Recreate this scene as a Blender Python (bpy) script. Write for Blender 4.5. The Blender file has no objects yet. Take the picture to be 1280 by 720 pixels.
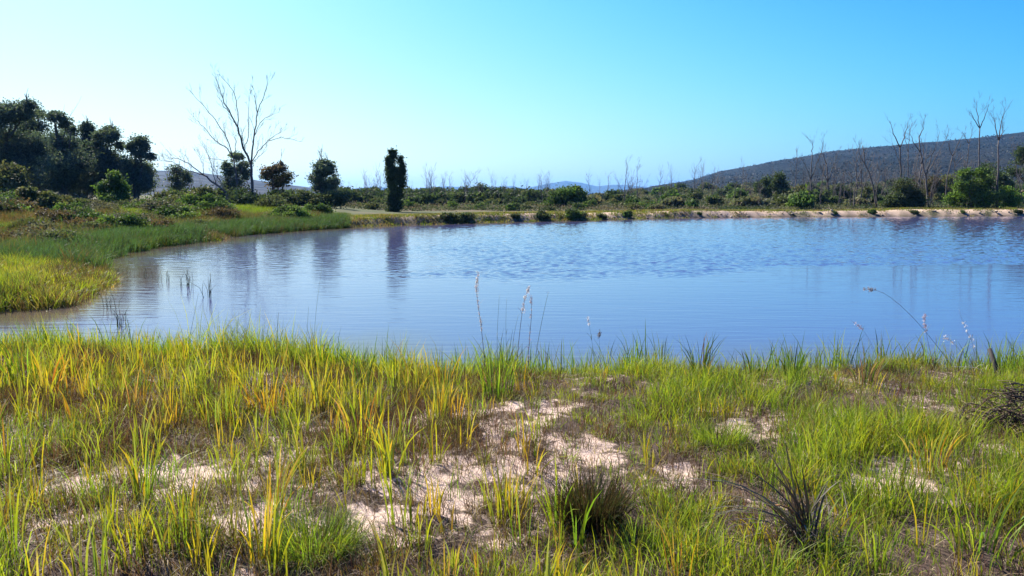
import bpy, math
import numpy as np
from mathutils import Vector

R = math.radians
rng = np.random.default_rng(7)
scene = bpy.context.scene

# ------------------------------------------------------------------ camera
CAM_Z = 1.65
PITCH = 6.77
F = 985.0                                   # focal length in pixels of a 1280 px wide frame
cd = bpy.data.cameras.new('camera')
cam = bpy.data.objects.new('camera', cd)
scene.collection.objects.link(cam)
cam.location = (0, 0, CAM_Z)
cam.rotation_euler = (R(90 - PITCH), 0, 0)
cd.sensor_width = 36
cd.lens = 36 * F / 1280
cd.clip_start = 0.05
cd.clip_end = 40000
scene.camera = cam

# ------------------------------------------------------------------ sky and sun
SUN_AZ = -40.0                              # degrees from +Y, negative = to the left
SUN_EL = 41.0
world = bpy.data.worlds.new('World')
scene.world = world
world.use_nodes = True
wn = world.node_tree
wn.nodes.clear()
sky = wn.nodes.new('ShaderNodeTexSky')
sky.sky_type = 'NISHITA'
sky.sun_disc = False
sky.sun_elevation = R(SUN_EL)
sky.sun_rotation = R(SUN_AZ)
sky.altitude = 0
sky.air_density = 1.0
sky.dust_density = 1.6
sky.ozone_density = 1.0
EXPOSURE = 1.5
SKY_STRENGTH = 0.13
sep_ = wn.nodes.new('ShaderNodeSeparateColor'); com_ = wn.nodes.new('ShaderNodeCombineColor')
wn.links.new(sky.outputs[0], sep_.inputs[0])
# contrast curve of the phone: a clear sky rendered a deep cyan blue away from the sun
for ch, (gam, gain, top) in enumerate([(2.8, 2.2, 0.85), (2.4, 6.9, 1.25), (1.2, 6.4, 1.6)]):
    def mth(op, a, b):
        n = wn.nodes.new('ShaderNodeMath'); n.operation = op
        for i_, v_ in enumerate((a, b)):
            if isinstance(v_, (int, float)): n.inputs[i_].default_value = v_
            else: wn.links.new(v_, n.inputs[i_])
        return n.outputs[0]
    a_ = mth('MULTIPLY', mth('POWER', mth('MULTIPLY', sep_.outputs[ch], 0.1), gam), gain)
    a_ = mth('DIVIDE', a_, mth('ADD', mth('MULTIPLY', a_, 1 / top), 1.0))
    wn.links.new(mth('MULTIPLY', a_, 1 / (SKY_STRENGTH * 2 ** EXPOSURE)), com_.inputs[ch])
geo_ = wn.nodes.new('ShaderNodeNewGeometry'); sx_ = wn.nodes.new('ShaderNodeSeparateXYZ'); wn.links.new(geo_.outputs['Incoming'], sx_.inputs[0])
zz_ = mth('MAXIMUM', mth('MULTIPLY', sx_.outputs[2], -1.0), 0.0)
ax_ = mth('ADD', mth('MULTIPLY', sx_.outputs[0], -math.sin(R(SUN_AZ))), mth('MULTIPLY', sx_.outputs[1], -math.cos(R(SUN_AZ))))
dz_ = mth('MULTIPLY', mth('POWER', 2.71828, mth('MULTIPLY', zz_, -8.5)), mth('POWER', mth('MAXIMUM', ax_, 0.0), 2.0))
white_ = wn.nodes.new('ShaderNodeCombineColor')
for ch, k_ in enumerate((0.82, 0.56, 0.18)): wn.links.new(mth('MULTIPLY', dz_, k_ / (SKY_STRENGTH * 2 ** EXPOSURE)), white_.inputs[ch])
sum_ = wn.nodes.new('ShaderNodeMix'); sum_.data_type = 'RGBA'; sum_.blend_type = 'ADD'; sum_.inputs[0].default_value = 1
wn.links.new(com_.outputs[0], sum_.inputs[6]); wn.links.new(white_.outputs[0], sum_.inputs[7])
bg = wn.nodes.new('ShaderNodeBackground')
bg.inputs['Strength'].default_value = SKY_STRENGTH
wo = wn.nodes.new('ShaderNodeOutputWorld')
wn.links.new(sum_.outputs[2], bg.inputs['Color'])
wn.links.new(bg.outputs[0], wo.inputs['Surface'])

sd_ = bpy.data.lights.new('sun', 'SUN')
sd_.energy = 4.9
sd_.angle = R(0.53)
sd_.color = (1.0, 0.93, 0.82)
sun = bpy.data.objects.new('sun', sd_)
scene.collection.objects.link(sun)
sdir = Vector((math.sin(R(SUN_AZ)) * math.cos(R(SUN_EL)), math.cos(R(SUN_AZ)) * math.cos(R(SUN_EL)), math.sin(R(SUN_EL))))
sun.rotation_euler = sdir.to_track_quat('Z', 'Y').to_euler()

scene.view_settings.view_transform = 'Standard'
scene.view_settings.look = 'None'
scene.view_settings.gamma = 1
scene.view_settings.exposure = EXPOSURE
scene.cycles.use_denoising = True
scene.cycles.max_bounces = 6
scene.cycles.diffuse_bounces = 3
scene.cycles.glossy_bounces = 3
scene.cycles.transmission_bounces = 3
scene.cycles.volume_bounces = 0
scene.cycles.transparent_max_bounces = 6

# ------------------------------------------------------------------ helpers
CP, SP = math.cos(R(PITCH)), math.sin(R(PITCH))

def ray(px, py):
    c = (px - 640) / F; v = (360 - py) / F
    return np.array([c, CP + v * SP, -SP + v * CP])

def G(px, py, z=0.0):
    """where the line of sight of a photo pixel meets the level z"""
    d = ray(px, py); t = (z - CAM_Z) / d[2]
    return d[0] * t, d[1] * t

def At(px, py, D):
    """the point at distance D (along +Y) seen at a photo pixel"""
    d = ray(px, py); t = D / d[1]
    return np.array([d[0] * t, D, CAM_Z + d[2] * t])

def sm(a, b, x):
    t = np.clip((x - a) / (b - a), 0, 1)
    return t * t * (3 - 2 * t)

def _hash(ix, iy, s):
    n = (ix.astype(np.int64) * 374761393 + iy.astype(np.int64) * 668265263 + s * 1442695041) & 0xFFFFFFFF
    n = ((n ^ (n >> 13)) * 1274126177) & 0xFFFFFFFF
    return ((n ^ (n >> 16)) & 0xFFFFFF) / float(0xFFFFFF)

def vnoise(x, y, s=0):
    x = np.asarray(x, float); y = np.asarray(y, float)
    ix = np.floor(x); iy = np.floor(y); fx = x - ix; fy = y - iy
    fx = fx * fx * (3 - 2 * fx); fy = fy * fy * (3 - 2 * fy)
    a = _hash(ix, iy, s); b = _hash(ix + 1, iy, s); c = _hash(ix, iy + 1, s); d = _hash(ix + 1, iy + 1, s)
    return (a * (1 - fx) + b * fx) * (1 - fy) + (c * (1 - fx) + d * fx) * fy

def fbm(x, y, s=0, o=4):
    r = 0; a = 0.5; t = 0
    for k in range(o):
        r = r + a * vnoise(x * 2 ** k, y * 2 ** k, s + k * 17); t += a; a *= 0.5
    return r / t

# ------------------------------------------------------------------ the lie of the land
WZ = -0.5
_shore_px = [(-700, 432), (-300, 402), (-80, 394), (0, 390), (60, 384), (103, 370), (124, 352), (126, 343), (112, 334), (120, 325), (150, 317), (190, 309),
             (235, 304), (268, 301), (282, 297), (300, 294), (340, 291), (400, 286.5), (445, 284), (500, 281.5), (560, 280), (640, 277.5), (720, 276),
             (800, 273.5), (900, 272), (1000, 271), (1140, 270.5), (1280, 270.2), (1450, 270), (1700, 271)]
SH = [G(px, py, WZ) for px, py in _shore_px]
SH += [(75, 60), (60, 20), (30, 9.5)]
SH += [G(px, py, WZ) for px, py in [(1500, 470), (1280, 474), (1150, 482), (1020, 474), (900, 484), (800, 476), (700, 485), (600, 480), (545, 492), (500, 480), (400, 468), (250, 466), (120, 462), (0, 458), (-150, 450), (-500, 445)]]
SH += [(-14, 9.0), (-22, 10.0), (-30, 11.0)]
SH = np.array(SH)

def pond_sd(x, y):
    """distance to the waterline, positive on land"""
    x = np.asarray(x, float).ravel(); y = np.asarray(y, float).ravel()
    x = x + 0.25 * (vnoise(x * 1.3, y * 1.3, 5) - 0.5); y = y + 0.25 * (vnoise(x * 1.3, y * 1.3, 9) - 0.5)
    best = np.full(x.shape, 1e9); inside = np.zeros(x.shape, bool)
    A = SH; B = np.roll(SH, -1, 0)
    for (ax, ay), (bx, by) in zip(A, B):
        ex, ey = bx - ax, by - ay
        t = np.clip(((x - ax) * ex + (y - ay) * ey) / (ex * ex + ey * ey + 1e-12), 0, 1)
        best = np.minimum(best, (x - ax - t * ex) ** 2 + (y - ay - t * ey) ** 2)
        c = ((ay > y) != (by > y))
        if abs(ey) > 1e-9:
            c &= x < (ex * (y - ay) / ey + ax)
            inside ^= c
    d = np.sqrt(best)
    return np.where(inside, -d, d)

def ground(x, y, sd=None):
    x = np.asarray(x, float).ravel(); y = np.asarray(y, float).ravel()
    if sd is None: sd = pond_sd(x, y)
    r = np.hypot(x, y)
    under = WZ + np.maximum(sd * 0.28, -0.9)
    near = WZ + 0.5 * sm(0, 1.9, sd) + 0.03 * sm(0, 0.1, sd)
    left = WZ + 0.22 * sm(0, 1.0, sd) + 0.75 * sm(1.0, 16, sd) + 0.35 * sm(14, 40, sd)
    far = WZ + 0.50 * sm(0, 1.1, sd) - 0.12 * sm(5, 9, sd)
    wn_ = sm(12.5, 9.5, y) * np.ones_like(x)
    az = x / np.maximum(np.abs(y), 1)
    wl = sm(-0.13, -0.30, az) * (1 - wn_)
    z = near * wn_ + left * wl + far * (1 - wn_ - wl)
    # fields beyond the pond climb towards the hill on the right-hand side
    z = z + sm(0.02, 0.34, az) * (y > 0) * 5.2 * sm(85, 420, r) ** 1.0
    # bumps
    z = z + sm(0, 1, sd) * sm(3, 40, r) * 0.28 * (fbm(x * 0.12, y * 0.12, 3) - 0.5) * 2 * (0.4 + 0.6 * sm(60, 120, r))
    z = z + sm(0, 0.6, sd) * 0.10 * (fbm(x * 1.1, y * 1.1, 31) - 0.5) * sm(80, 10, r)
    z = z + sm(0, 0.3, sd) * 0.045 * (fbm(x * 6, y * 6, 41, 3) - 0.5) * sm(30, 8, r)
    z = z + wl * sm(1, 4, sd) * (y > 10) * (y < 90) * 0.55 * (fbm(x * .22, y * .16, 311, 3) - .45)
    bank = sm(0, .3, sd) * sm(2.4, 1.0, sd) * sm(40, 60, y)
    z = z + bank * 0.42 * (fbm(x * 0.9, y * 0.9, 77, 4) - 0.55)
    z = np.where(sd < 0, under, z)
    return z

def gz(x, y):
    return float(ground([x], [y])[0])

# bare sand on the near bank
_sand_px = [(225, 598, 110, 26), (110, 610, 60, 22), (300, 585, 55, 20), (60, 668, 55, 16), (180, 640, 50, 16), (535, 640, 105, 42), (600, 600, 70, 30), (480, 665, 60, 30), (640, 552, 60, 22),
            (560, 524, 45, 9), (690, 517, 50, 9), (645, 524, 60, 12), (740, 575, 45, 26), (700, 600, 40, 22), (1105, 606, 55, 22), (1010, 522, 32, 6),
            (865, 520, 30, 6), (935, 545, 35, 8), (1170, 625, 50, 14), (860, 600, 30, 12), (380, 570, 50, 14), (320, 655, 70, 20), (1240, 570, 30, 10), (520, 590, 60, 20)]
SAND = []
for px, py, rx, ry in _sand_px:
    cx, cy = G(px, py); ex, _ = G(px + rx, py); _, f1 = G(px, py - ry); _, n1 = G(px, py + ry)
    SAND.append((cx, (f1 + n1) / 2, abs(ex - cx), (f1 - n1) / 2))

def sand_mask(x, y, sd=None):
    x = np.asarray(x, float).ravel(); y = np.asarray(y, float).ravel()
    m = np.zeros_like(x)
    wx = x + 0.35 * (fbm(x * 2.2, y * 2.2, 51) - 0.5); wy = y + 0.45 * (fbm(x * 2.2, y * 2.2, 57) - 0.5)
    for cx, cy, rx, ry in SAND:
        q = ((wx - cx) / rx) ** 2 + ((wy - cy) / ry) ** 2
        m = np.maximum(m, .85 * sm(2.2, 0.3, q))
    m = m + 0.7 * (fbm(x * 3.1, y * 3.1, 61) - 0.52) + 1.9 * (fbm(x * 8, y * 8, 67, 3) - 0.58) * (m > .02)
    return np.clip(m, 0, 1)

# ------------------------------------------------------------------ mesh building
class Geo:
    def __init__(s):
        s.v = []; s.l = []; s.n = []; s.c = []; s.k = 0
    def add(s, verts, loops, sizes, cols=None):
        verts = np.asarray(verts, np.float32).reshape(-1, 3)
        s.v.append(verts); s.l.append(np.asarray(loops, np.int64).ravel() + s.k); s.n.append(np.asarray(sizes, np.int32).ravel())
        if cols is None: cols = np.full((len(verts), 3), 0.5)
        cols = np.asarray(cols, np.float32)
        if cols.ndim == 1: cols = np.tile(cols, (len(verts), 1))
        s.c.append(cols); s.k += len(verts)
    def build(s, name, mat, parent=None, smooth=False, origin=None):
        v = np.concatenate(s.v); l = np.concatenate(s.l).astype(np.int32); n = np.concatenate(s.n); c = np.concatenate(s.c)
        if origin is not None: v = v - np.asarray(origin, np.float32)
        me = bpy.data.meshes.new(name)
        me.vertices.add(len(v)); me.vertices.foreach_set('co', v.ravel())
        me.loops.add(len(l)); me.loops.foreach_set('vertex_index', l)
        st = np.zeros(len(n), np.int32); st[1:] = np.cumsum(n)[:-1]
        me.polygons.add(len(n)); me.polygons.foreach_set('loop_start', st)
        if smooth: me.polygons.foreach_set('use_smooth', np.ones(len(n), bool))
        me.update(calc_edges=True)
        a = me.color_attributes.new('Col', 'FLOAT_COLOR', 'POINT')
        a.data.foreach_set('color', np.concatenate([c, np.ones((len(c), 1), np.float32)], 1).astype(np.float32).ravel())
        me.materials.append(mat)
        o = bpy.data.objects.new(name, me)
        scene.collection.objects.link(o)
        if parent is not None: o.parent = parent
        if origin is not None and parent is None: o.location = origin
        return o

def tag(o, label=None, cat=None, group=None, kind=None):
    if label: o['label'] = label
    if cat: o['category'] = cat
    if group: o['group'] = group
    if kind: o['kind'] = kind
    return o

def empty(name, loc, rz=0, sc=1.0):
    o = bpy.data.objects.new(name, None)
    scene.collection.objects.link(o)
    o.location = loc; o.rotation_euler = (0, 0, rz)
    o.scale = (sc, sc, sc) if np.isscalar(sc) else sc
    o.empty_display_size = 0.2
    return o

def copy_tree(o, loc, rz, sc, label=None, cat=None, group=None):
    c = o.copy(); scene.collection.objects.link(c)
    c.location = loc; c.rotation_euler = (0, 0, rz); c.scale = (sc, sc, sc) if np.isscalar(sc) else sc
    tag(c, label, cat, group)
    for ch in o.children:
        d = ch.copy(); scene.collection.objects.link(d); d.parent = c
    return c

def rows(a, n):
    a = np.asarray(a, float)
    return np.tile(a, (n, 1)) if a.ndim == 1 else a

def blades(g, base, h, w, az, lean, c0, c1, S=3, droop=0.0, twist=None):
    """grass blades: a tapering strip each, leaning towards az and bending over"""
    n = len(base); base = np.asarray(base, float)
    h = np.broadcast_to(h, n).astype(float); w = np.broadcast_to(w, n).astype(float); az = np.broadcast_to(az, n); lean = np.broadcast_to(lean, n); droop = np.broadcast_to(droop, n)
    c0 = rows(c0, n); c1 = rows(c1, n)
    if twist is None: twist = rng.uniform(0, math.pi, n)
    dx, dy = np.cos(az), np.sin(az)
    sx, sy = np.cos(twist), np.sin(twist)
    V = np.zeros((n, 2 * S + 1, 3)); C = np.zeros((n, 2 * S + 1, 3))
    for k in range(S + 1):
        t = k / S
        ang = lean * (0.45 + 0.55 * t) + droop * t * t
        out = h * t * np.sin(ang); up = h * t * np.cos(ang)
        p = base + np.stack([dx * out, dy * out, up], 1)
        col = c0 * (1 - t) + c1 * t
        if k < S:
            ww = w * 0.5 * (0.75 + 0.6 * t - 0.95 * t * t)
            V[:, 2 * k] = p - np.stack([sx * ww, sy * ww, 0 * ww], 1)
            V[:, 2 * k + 1] = p + np.stack([sx * ww, sy * ww, 0 * ww], 1)
            C[:, 2 * k] = col; C[:, 2 * k + 1] = col
        else:
            V[:, 2 * S] = p; C[:, 2 * S] = col
    lo = []
    for k in range(S - 1): lo += [2 * k, 2 * k + 1, 2 * k + 3, 2 * k + 2]
    lo += [2 * S - 2, 2 * S - 1, 2 * S]
    lo = np.array(lo); off = (np.arange(n) * (2 * S + 1))[:, None]
    sizes = np.tile(np.array([4] * (S - 1) + [3]), n)
    g.add(V.reshape(-1, 3), (lo[None, :] + off).ravel(), sizes, C.reshape(-1, 3))

def leaves(g, cen, size, col, elong=1.7, flat=0.0):
    n = len(cen); size = np.broadcast_to(size, n)[:, None]
    a = rng.normal(size=(n, 3)); a /= np.linalg.norm(a, axis=1)[:, None]
    b = rng.normal(size=(n, 3)); b[:, 2] *= (1 - flat); b = np.cross(a, b); b /= np.linalg.norm(b, axis=1)[:, None] + 1e-9
    a = a * size * 0.5 * elong; b = b * size * 0.5
    V = np.stack([cen - a, cen + b, cen + a, cen - b], 1)
    C = np.repeat(rows(col, n), 4, 0)
    g.add(V.reshape(-1, 3), np.arange(4 * n), np.full(n, 4), C)

def tube(g, pts, rad, col, sides=5, cap=False):
    pts = np.asarray(pts, float); m = len(pts); rad = np.broadcast_to(rad, m)
    d = np.gradient(pts, axis=0); d /= np.linalg.norm(d, axis=1)[:, None] + 1e-12
    ref = np.array([0.13, 0.31, 0.94]) if abs(d[:, 2].mean()) < 0.8 else np.array([0.97, 0.2, 0.1])
    u = np.cross(d, ref); u /= np.linalg.norm(u, axis=1)[:, None] + 1e-12
    w = np.cross(d, u)
    an = np.linspace(0, 2 * math.pi, sides, endpoint=False)
    V = pts[:, None, :] + rad[:, None, None] * (np.cos(an)[None, :, None] * u[:, None, :] + np.sin(an)[None, :, None] * w[:, None, :])
    i = np.arange(m - 1)[:, None] * sides; j = np.arange(sides)[None, :]; j2 = (j + 1) % sides
    q = np.stack([i + j, i + j2, i + sides + j2, i + sides + j], 2).reshape(-1)
    sizes = [4] * ((m - 1) * sides)
    lo = list(q)
    lo += [(m - 1) * sides + k for k in range(sides)]; sizes.append(sides)
    lo += [k for k in range(sides)][::-1]; sizes.append(sides)
    c = np.asarray(col, float)
    if c.ndim == 2: c = np.repeat(c, sides, 0)
    g.add(V.reshape(-1, 3), lo, sizes, c)

# ------------------------------------------------------------------ materials
def newmat(name):
    m = bpy.data.materials.new(name); m.use_nodes = True
    nt = m.node_tree; nt.nodes.clear()
    return m, nt, nt.nodes, nt.links

def leafmat(name, trans=0.4, rough=0.5, spec=0.35, tint=(1, 1, 1)):
    m, nt, N, L = newmat(name)
    at = N.new('ShaderNodeAttribute'); at.attribute_name = 'Col'
    nz = N.new('ShaderNodeTexNoise'); nz.inputs['Scale'].default_value = 45
    geo = N.new('ShaderNodeNewGeometry'); L.new(geo.outputs['Position'], nz.inputs['Vector'])
    rmp = N.new('ShaderNodeMapRange'); rmp.inputs[3].default_value = 0.75; rmp.inputs[4].default_value = 1.25
    L.new(nz.outputs['Fac'], rmp.inputs[0])
    mul = N.new('ShaderNodeMix'); mul.data_type = 'RGBA'; mul.blend_type = 'MULTIPLY'; mul.inputs[0].default_value = 1
    L.new(at.outputs['Color'], mul.inputs[6]); L.new(rmp.outputs[0], mul.inputs[7])
    p = N.new('ShaderNodeBsdfPrincipled'); p.inputs['Roughness'].default_value = rough; p.inputs['Specular IOR Level'].default_value = spec
    t = N.new('ShaderNodeBsdfTranslucent')
    tt = N.new('ShaderNodeMix'); tt.data_type = 'RGBA'; tt.blend_type = 'MULTIPLY'; tt.inputs[0].default_value = 1; tt.inputs[7].default_value = (*tint, 1)
    L.new(mul.outputs[2], tt.inputs[6])
    L.new(mul.outputs[2], p.inputs['Base Color']); L.new(tt.outputs[2], t.inputs['Color'])
    mx = N.new('ShaderNodeMixShader'); mx.inputs[0].default_value = trans
    L.new(p.outputs[0], mx.inputs[1]); L.new(t.outputs[0], mx.inputs[2])
    o = N.new('ShaderNodeOutputMaterial'); L.new(mx.outputs[0], o.inputs['Surface'])
    return m

M_grass = leafmat('grass blades', 0.5, 0.5, 0.22, (1.2, 1.15, 0.6))
M_leaf = leafmat('tree leaves', 0.34, 0.7, 0.12, (1.0, 1.1, 0.6))
M_dry = leafmat('dry stalks', 0.15, 0.6, 0.25)

def barkmat():
    m, nt, N, L = newmat('bark')
    at = N.new('ShaderNodeAttribute'); at.attribute_name = 'Col'
    nz = N.new('ShaderNodeTexNoise'); nz.inputs['Scale'].default_value = 9; nz.inputs['Detail'].default_value = 5
    geo = N.new('ShaderNodeNewGeometry')
    mp = N.new('ShaderNodeMapping'); mp.inputs['Scale'].default_value = (1, 1, 0.2)
    L.new(geo.outputs['Position'], mp.inputs['Vector']); L.new(mp.outputs[0], nz.inputs['Vector'])
    rmp = N.new('ShaderNodeMapRange'); rmp.inputs[1].default_value = 0.3; rmp.inputs[2].default_value = 0.7; rmp.inputs[3].default_value = 0.55; rmp.inputs[4].default_value = 1.45
    L.new(nz.outputs['Fac'], rmp.inputs[0])
    mul = N.new('ShaderNodeMix'); mul.data_type = 'RGBA'; mul.blend_type = 'MULTIPLY'; mul.inputs[0].default_value = 1
    L.new(at.outputs['Color'], mul.inputs[6]); L.new(rmp.outputs[0], mul.inputs[7])
    p = N.new('ShaderNodeBsdfPrincipled'); p.inputs['Roughness'].default_value = 0.85
    bp = N.new('ShaderNodeBump'); bp.inputs['Strength'].default_value = 0.5; bp.inputs['Distance'].default_value = 0.02
    L.new(nz.outputs['Fac'], bp.inputs['Height']); L.new(bp.outputs[0], p.inputs['Normal'])
    L.new(mul.outputs[2], p.inputs['Base Color'])
    o = N.new('ShaderNodeOutputMaterial'); L.new(p.outputs[0], o.inputs['Surface'])
    return m
M_bark = barkmat()

def groundmat():
    m, nt, N, L = newmat('sandy soil')
    at = N.new('ShaderNodeAttribute'); at.attribute_name = 'Col'
    geo = N.new('ShaderNodeNewGeometry')
    n1 = N.new('ShaderNodeTexNoise'); n1.inputs['Scale'].default_value = 22; n1.inputs['Detail'].default_value = 8; n1.inputs['Roughness'].default_value = 0.65
    n2 = N.new('ShaderNodeTexNoise'); n2.inputs['Scale'].default_value = 160; n2.inputs['Detail'].default_value = 3
    n3 = N.new('ShaderNodeTexNoise'); n3.inputs['Scale'].default_value = 0.55; n3.inputs['Detail'].default_value = 9; n3.inputs['Roughness'].default_value = 0.7
    for n in (n1, n2, n3): L.new(geo.outputs['Position'], n.inputs['Vector'])
    def mr(src, a, b, c, d):
        r = N.new('ShaderNodeMapRange'); r.inputs[1].default_value = a; r.inputs[2].default_value = b; r.inputs[3].default_value = c; r.inputs[4].default_value = d
        L.new(src, r.inputs[0]); return r.outputs[0]
    def mulc(a, b):
        x = N.new('ShaderNodeMix'); x.data_type = 'RGBA'; x.blend_type = 'MULTIPLY'; x.inputs[0].default_value = 1
        L.new(a, x.inputs[6]); L.new(b, x.inputs[7]); return x.outputs[2]
    c = mulc(at.outputs['Color'], mr(n1.outputs['Fac'], 0.3, 0.7, 0.68, 1.22))
    c = mulc(c, mr(n2.outputs['Fac'], 0.3, 0.7, 0.8, 1.15))
    c = mulc(c, mr(n3.outputs['Fac'], 0.3, 0.7, 0.72, 1.28))
    am = N.new('ShaderNodeAttribute'); am.attribute_name = 'Sand'
    def ad(a, b, op='ADD'):
        n = N.new('ShaderNodeMath'); n.operation = op
        L.new(a, n.inputs[0])
        if isinstance(b, float): n.inputs[1].default_value = b
        else: L.new(b, n.inputs[1])
        return n.outputs[0]
    n4 = N.new('ShaderNodeTexNoise'); n4.inputs['Scale'].default_value = 9; n4.inputs['Detail'].default_value = 7; n4.inputs['Roughness'].default_value = 0.75; L.new(geo.outputs['Position'], n4.inputs['Vector'])
    k = ad(ad(am.outputs['Fac'], ad(ad(n4.outputs['Fac'], -0.5), 2.6, 'MULTIPLY')), ad(ad(n2.outputs['Fac'], -0.5), 0.35, 'MULTIPLY'))
    kk = mr(k, 0.40, 0.72, 0, 1)
    sc = N.new('ShaderNodeRGB'); sc.outputs[0].default_value = (0.56, 0.42, 0.335, 1)
    scm = mulc(mulc(sc.outputs[0], mr(n1.outputs['Fac'], 0.3, 0.7, 0.80, 1.12)), mr(n2.outputs['Fac'], 0.3, 0.7, 0.75, 1.15))
    mxs = N.new('ShaderNodeMix'); mxs.data_type = 'RGBA'; L.new(kk, mxs.inputs[0]); L.new(c, mxs.inputs[6]); L.new(scm, mxs.inputs[7]); c = mxs.outputs[2]
    p = N.new('ShaderNodeBsdfPrincipled'); p.inputs['Roughness'].default_value = 0.95; p.inputs['Specular IOR Level'].default_value = 0.1
    L.new(c, p.inputs['Base Color'])
    b1 = N.new('ShaderNodeBump'); b1.inputs['Strength'].default_value = 0.7; b1.inputs['Distance'].default_value = 0.015
    b2 = N.new('ShaderNodeBump'); b2.inputs['Strength'].default_value = 0.6; b2.inputs['Distance'].default_value = 0.006
    L.new(n1.outputs['Fac'], b1.inputs['Height']); L.new(n2.outputs['Fac'], b2.inputs['Height']); L.new(b1.outputs[0], b2.inputs['Normal']); L.new(b2.outputs[0], p.inputs['Normal'])
    o = N.new('ShaderNodeOutputMaterial'); L.new(p.outputs[0], o.inputs['Surface'])
    return m
M_ground = groundmat()

def hillmat(name, ca, cb, cc, s1, s2):
    m, nt, N, L = newmat(name)
    geo = N.new('ShaderNodeNewGeometry')
    n1 = N.new('ShaderNodeTexNoise'); n1.inputs['Scale'].default_value = s1; n1.inputs['Detail'].default_value = 8; n1.inputs['Roughness'].default_value = 0.7
    n2 = N.new('ShaderNodeTexVoronoi'); n2.inputs['Scale'].default_value = s2
    L.new(geo.outputs['Position'], n1.inputs['Vector']); L.new(geo.outputs['Position'], n2.inputs['Vector'])
    r = N.new('ShaderNodeValToRGB'); e = r.color_ramp.elements
    e[0].position = 0.35; e[0].color = (*ca, 1); e[1].position = 0.68; e[1].color = (*cc, 1); q = e.new(0.52); q.color = (*cb, 1)
    L.new(n1.outputs['Fac'], r.inputs[0])
    v = N.new('ShaderNodeMapRange'); v.inputs[1].default_value = 0; v.inputs[2].default_value = 0.8; v.inputs[3].default_value = 1.2; v.inputs[4].default_value = 0.8
    L.new(n2.outputs['Distance'], v.inputs[0])
    x = N.new('ShaderNodeMix'); x.data_type = 'RGBA'; x.blend_type = 'MULTIPLY'; x.inputs[0].default_value = 1
    L.new(r.outputs[0], x.inputs[6]); L.new(v.outputs[0], x.inputs[7])
    p = N.new('ShaderNodeBsdfPrincipled'); p.inputs['Roughness'].default_value = 0.95; p.inputs['Specular IOR Level'].default_value = 0.05
    L.new(x.outputs[2], p.inputs['Base Color'])
    bp = N.new('ShaderNodeBump'); bp.inputs['Strength'].default_value = 1; bp.inputs['Distance'].default_value = 1.2 / s2 * 0.3; bp.invert = True
    L.new(n2.outputs['Distance'], bp.inputs['Height']); L.new(bp.outputs[0], p.inputs['Normal'])
    o = N.new('ShaderNodeOutputMaterial'); L.new(p.outputs[0], o.inputs['Surface'])
    return m

def watermat():
    m, nt, N, L = newmat('pond water')
    geo = N.new('ShaderNodeNewGeometry')
    sep = N.new('ShaderNodeSeparateXYZ'); L.new(geo.outputs['Position'], sep.inputs[0])
    def tex(scale, sx, sy, det, rot=0.0, rough=0.5, dist=0.0):
        mp = N.new('ShaderNodeMapping'); mp.inputs['Scale'].default_value = (sx, sy, 1); mp.inputs['Rotation'].default_value = (0, 0, R(rot))
        t = N.new('ShaderNodeTexNoise'); t.inputs['Scale'].default_value = scale; t.inputs['Detail'].default_value = det; t.inputs['Roughness'].default_value = rough; t.inputs['Distortion'].default_value = dist
        L.new(geo.outputs['Position'], mp.inputs[0]); L.new(mp.outputs[0], t.inputs['Vector']); return t.outputs['Fac']
    def math_(op, a, b=None, c=None):
        n = N.new('ShaderNodeMath'); n.operation = op
        for i, v in enumerate((a, b, c)):
            if v is None: continue
            if isinstance(v, (int, float)): n.inputs[i].default_value = v
            else: L.new(v, n.inputs[i])
        return n.outputs[0]
    def mr(src, a, b, c, d):
        r = N.new('ShaderNodeMapRange'); r.interpolation_type = 'SMOOTHSTEP'; r.inputs[1].default_value = a; r.inputs[2].default_value = b; r.inputs[3].default_value = c; r.inputs[4].default_value = d
        L.new(src, r.inputs[0]); return r.outputs[0]
    ripple = tex(1.0, 0.9, 5.5, 2, -4, 0.5, 0.3)       # long crests running across, near
    ripple2 = tex(1.0, 2.0, 12, 2, 3, 0.5, 0.2)
    chop = tex(1.0, 3.0, 5.0, 4, 8, 0.6)            # wind-ruffled water further out
    swell = tex(1.0, 0.9, 0.55, 4, 6, 0.62, 0.4)
    # ruffled patch: beyond y~21 m and to the right of a slanting line
    wob = tex(1.0, 0.08, 0.16, 3)
    yy = math_('ADD', sep.outputs['Y'], math_('MULTIPLY', math_('SUBTRACT', wob, 0.5), 14.0))
    xx = math_('ADD', sep.outputs['X'], math_('MULTIPLY', math_('SUBTRACT', wob, 0.5), 10.0))
    far = mr(yy, 19.0, 27.0, 0, 1)
    ratio = math_('DIVIDE', xx, sep.outputs['Y'])
    right = mr(ratio, -0.30, 0.0, 0.35, 1)
    veryfar = mr(yy, 30, 60, 0, 0.6)
    patch = math_('MULTIPLY', far, math_('MAXIMUM', right, veryfar))
    h = math_('MULTIPLY', ripple, 0.0055)
    h = math_('ADD', h, math_('MULTIPLY', ripple2, 0.0018))
    hc = math_('MULTIPLY', math_('MULTIPLY', chop, patch), 0.085)
    b = N.new('ShaderNodeBump'); b.inputs['Strength'].default_value = 1.0; b.inputs['Distance'].default_value = 1.0
    L.new(h, b.inputs['Height'])
    p = N.new('ShaderNodeBsdfPrincipled')
    wc = N.new('ShaderNodeAttribute'); wc.attribute_name = 'Col'; L.new(wc.outputs['Color'], p.inputs['Base Color'])
    p.inputs['IOR'].default_value = 1.333
    p.inputs['Roughness'].default_value = 0.06
    L.new(b.outputs[0], p.inputs['Normal'])
    o = N.new('ShaderNodeOutputMaterial'); L.new(p.outputs[0], o.inputs['Surface'])
    return m

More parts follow.
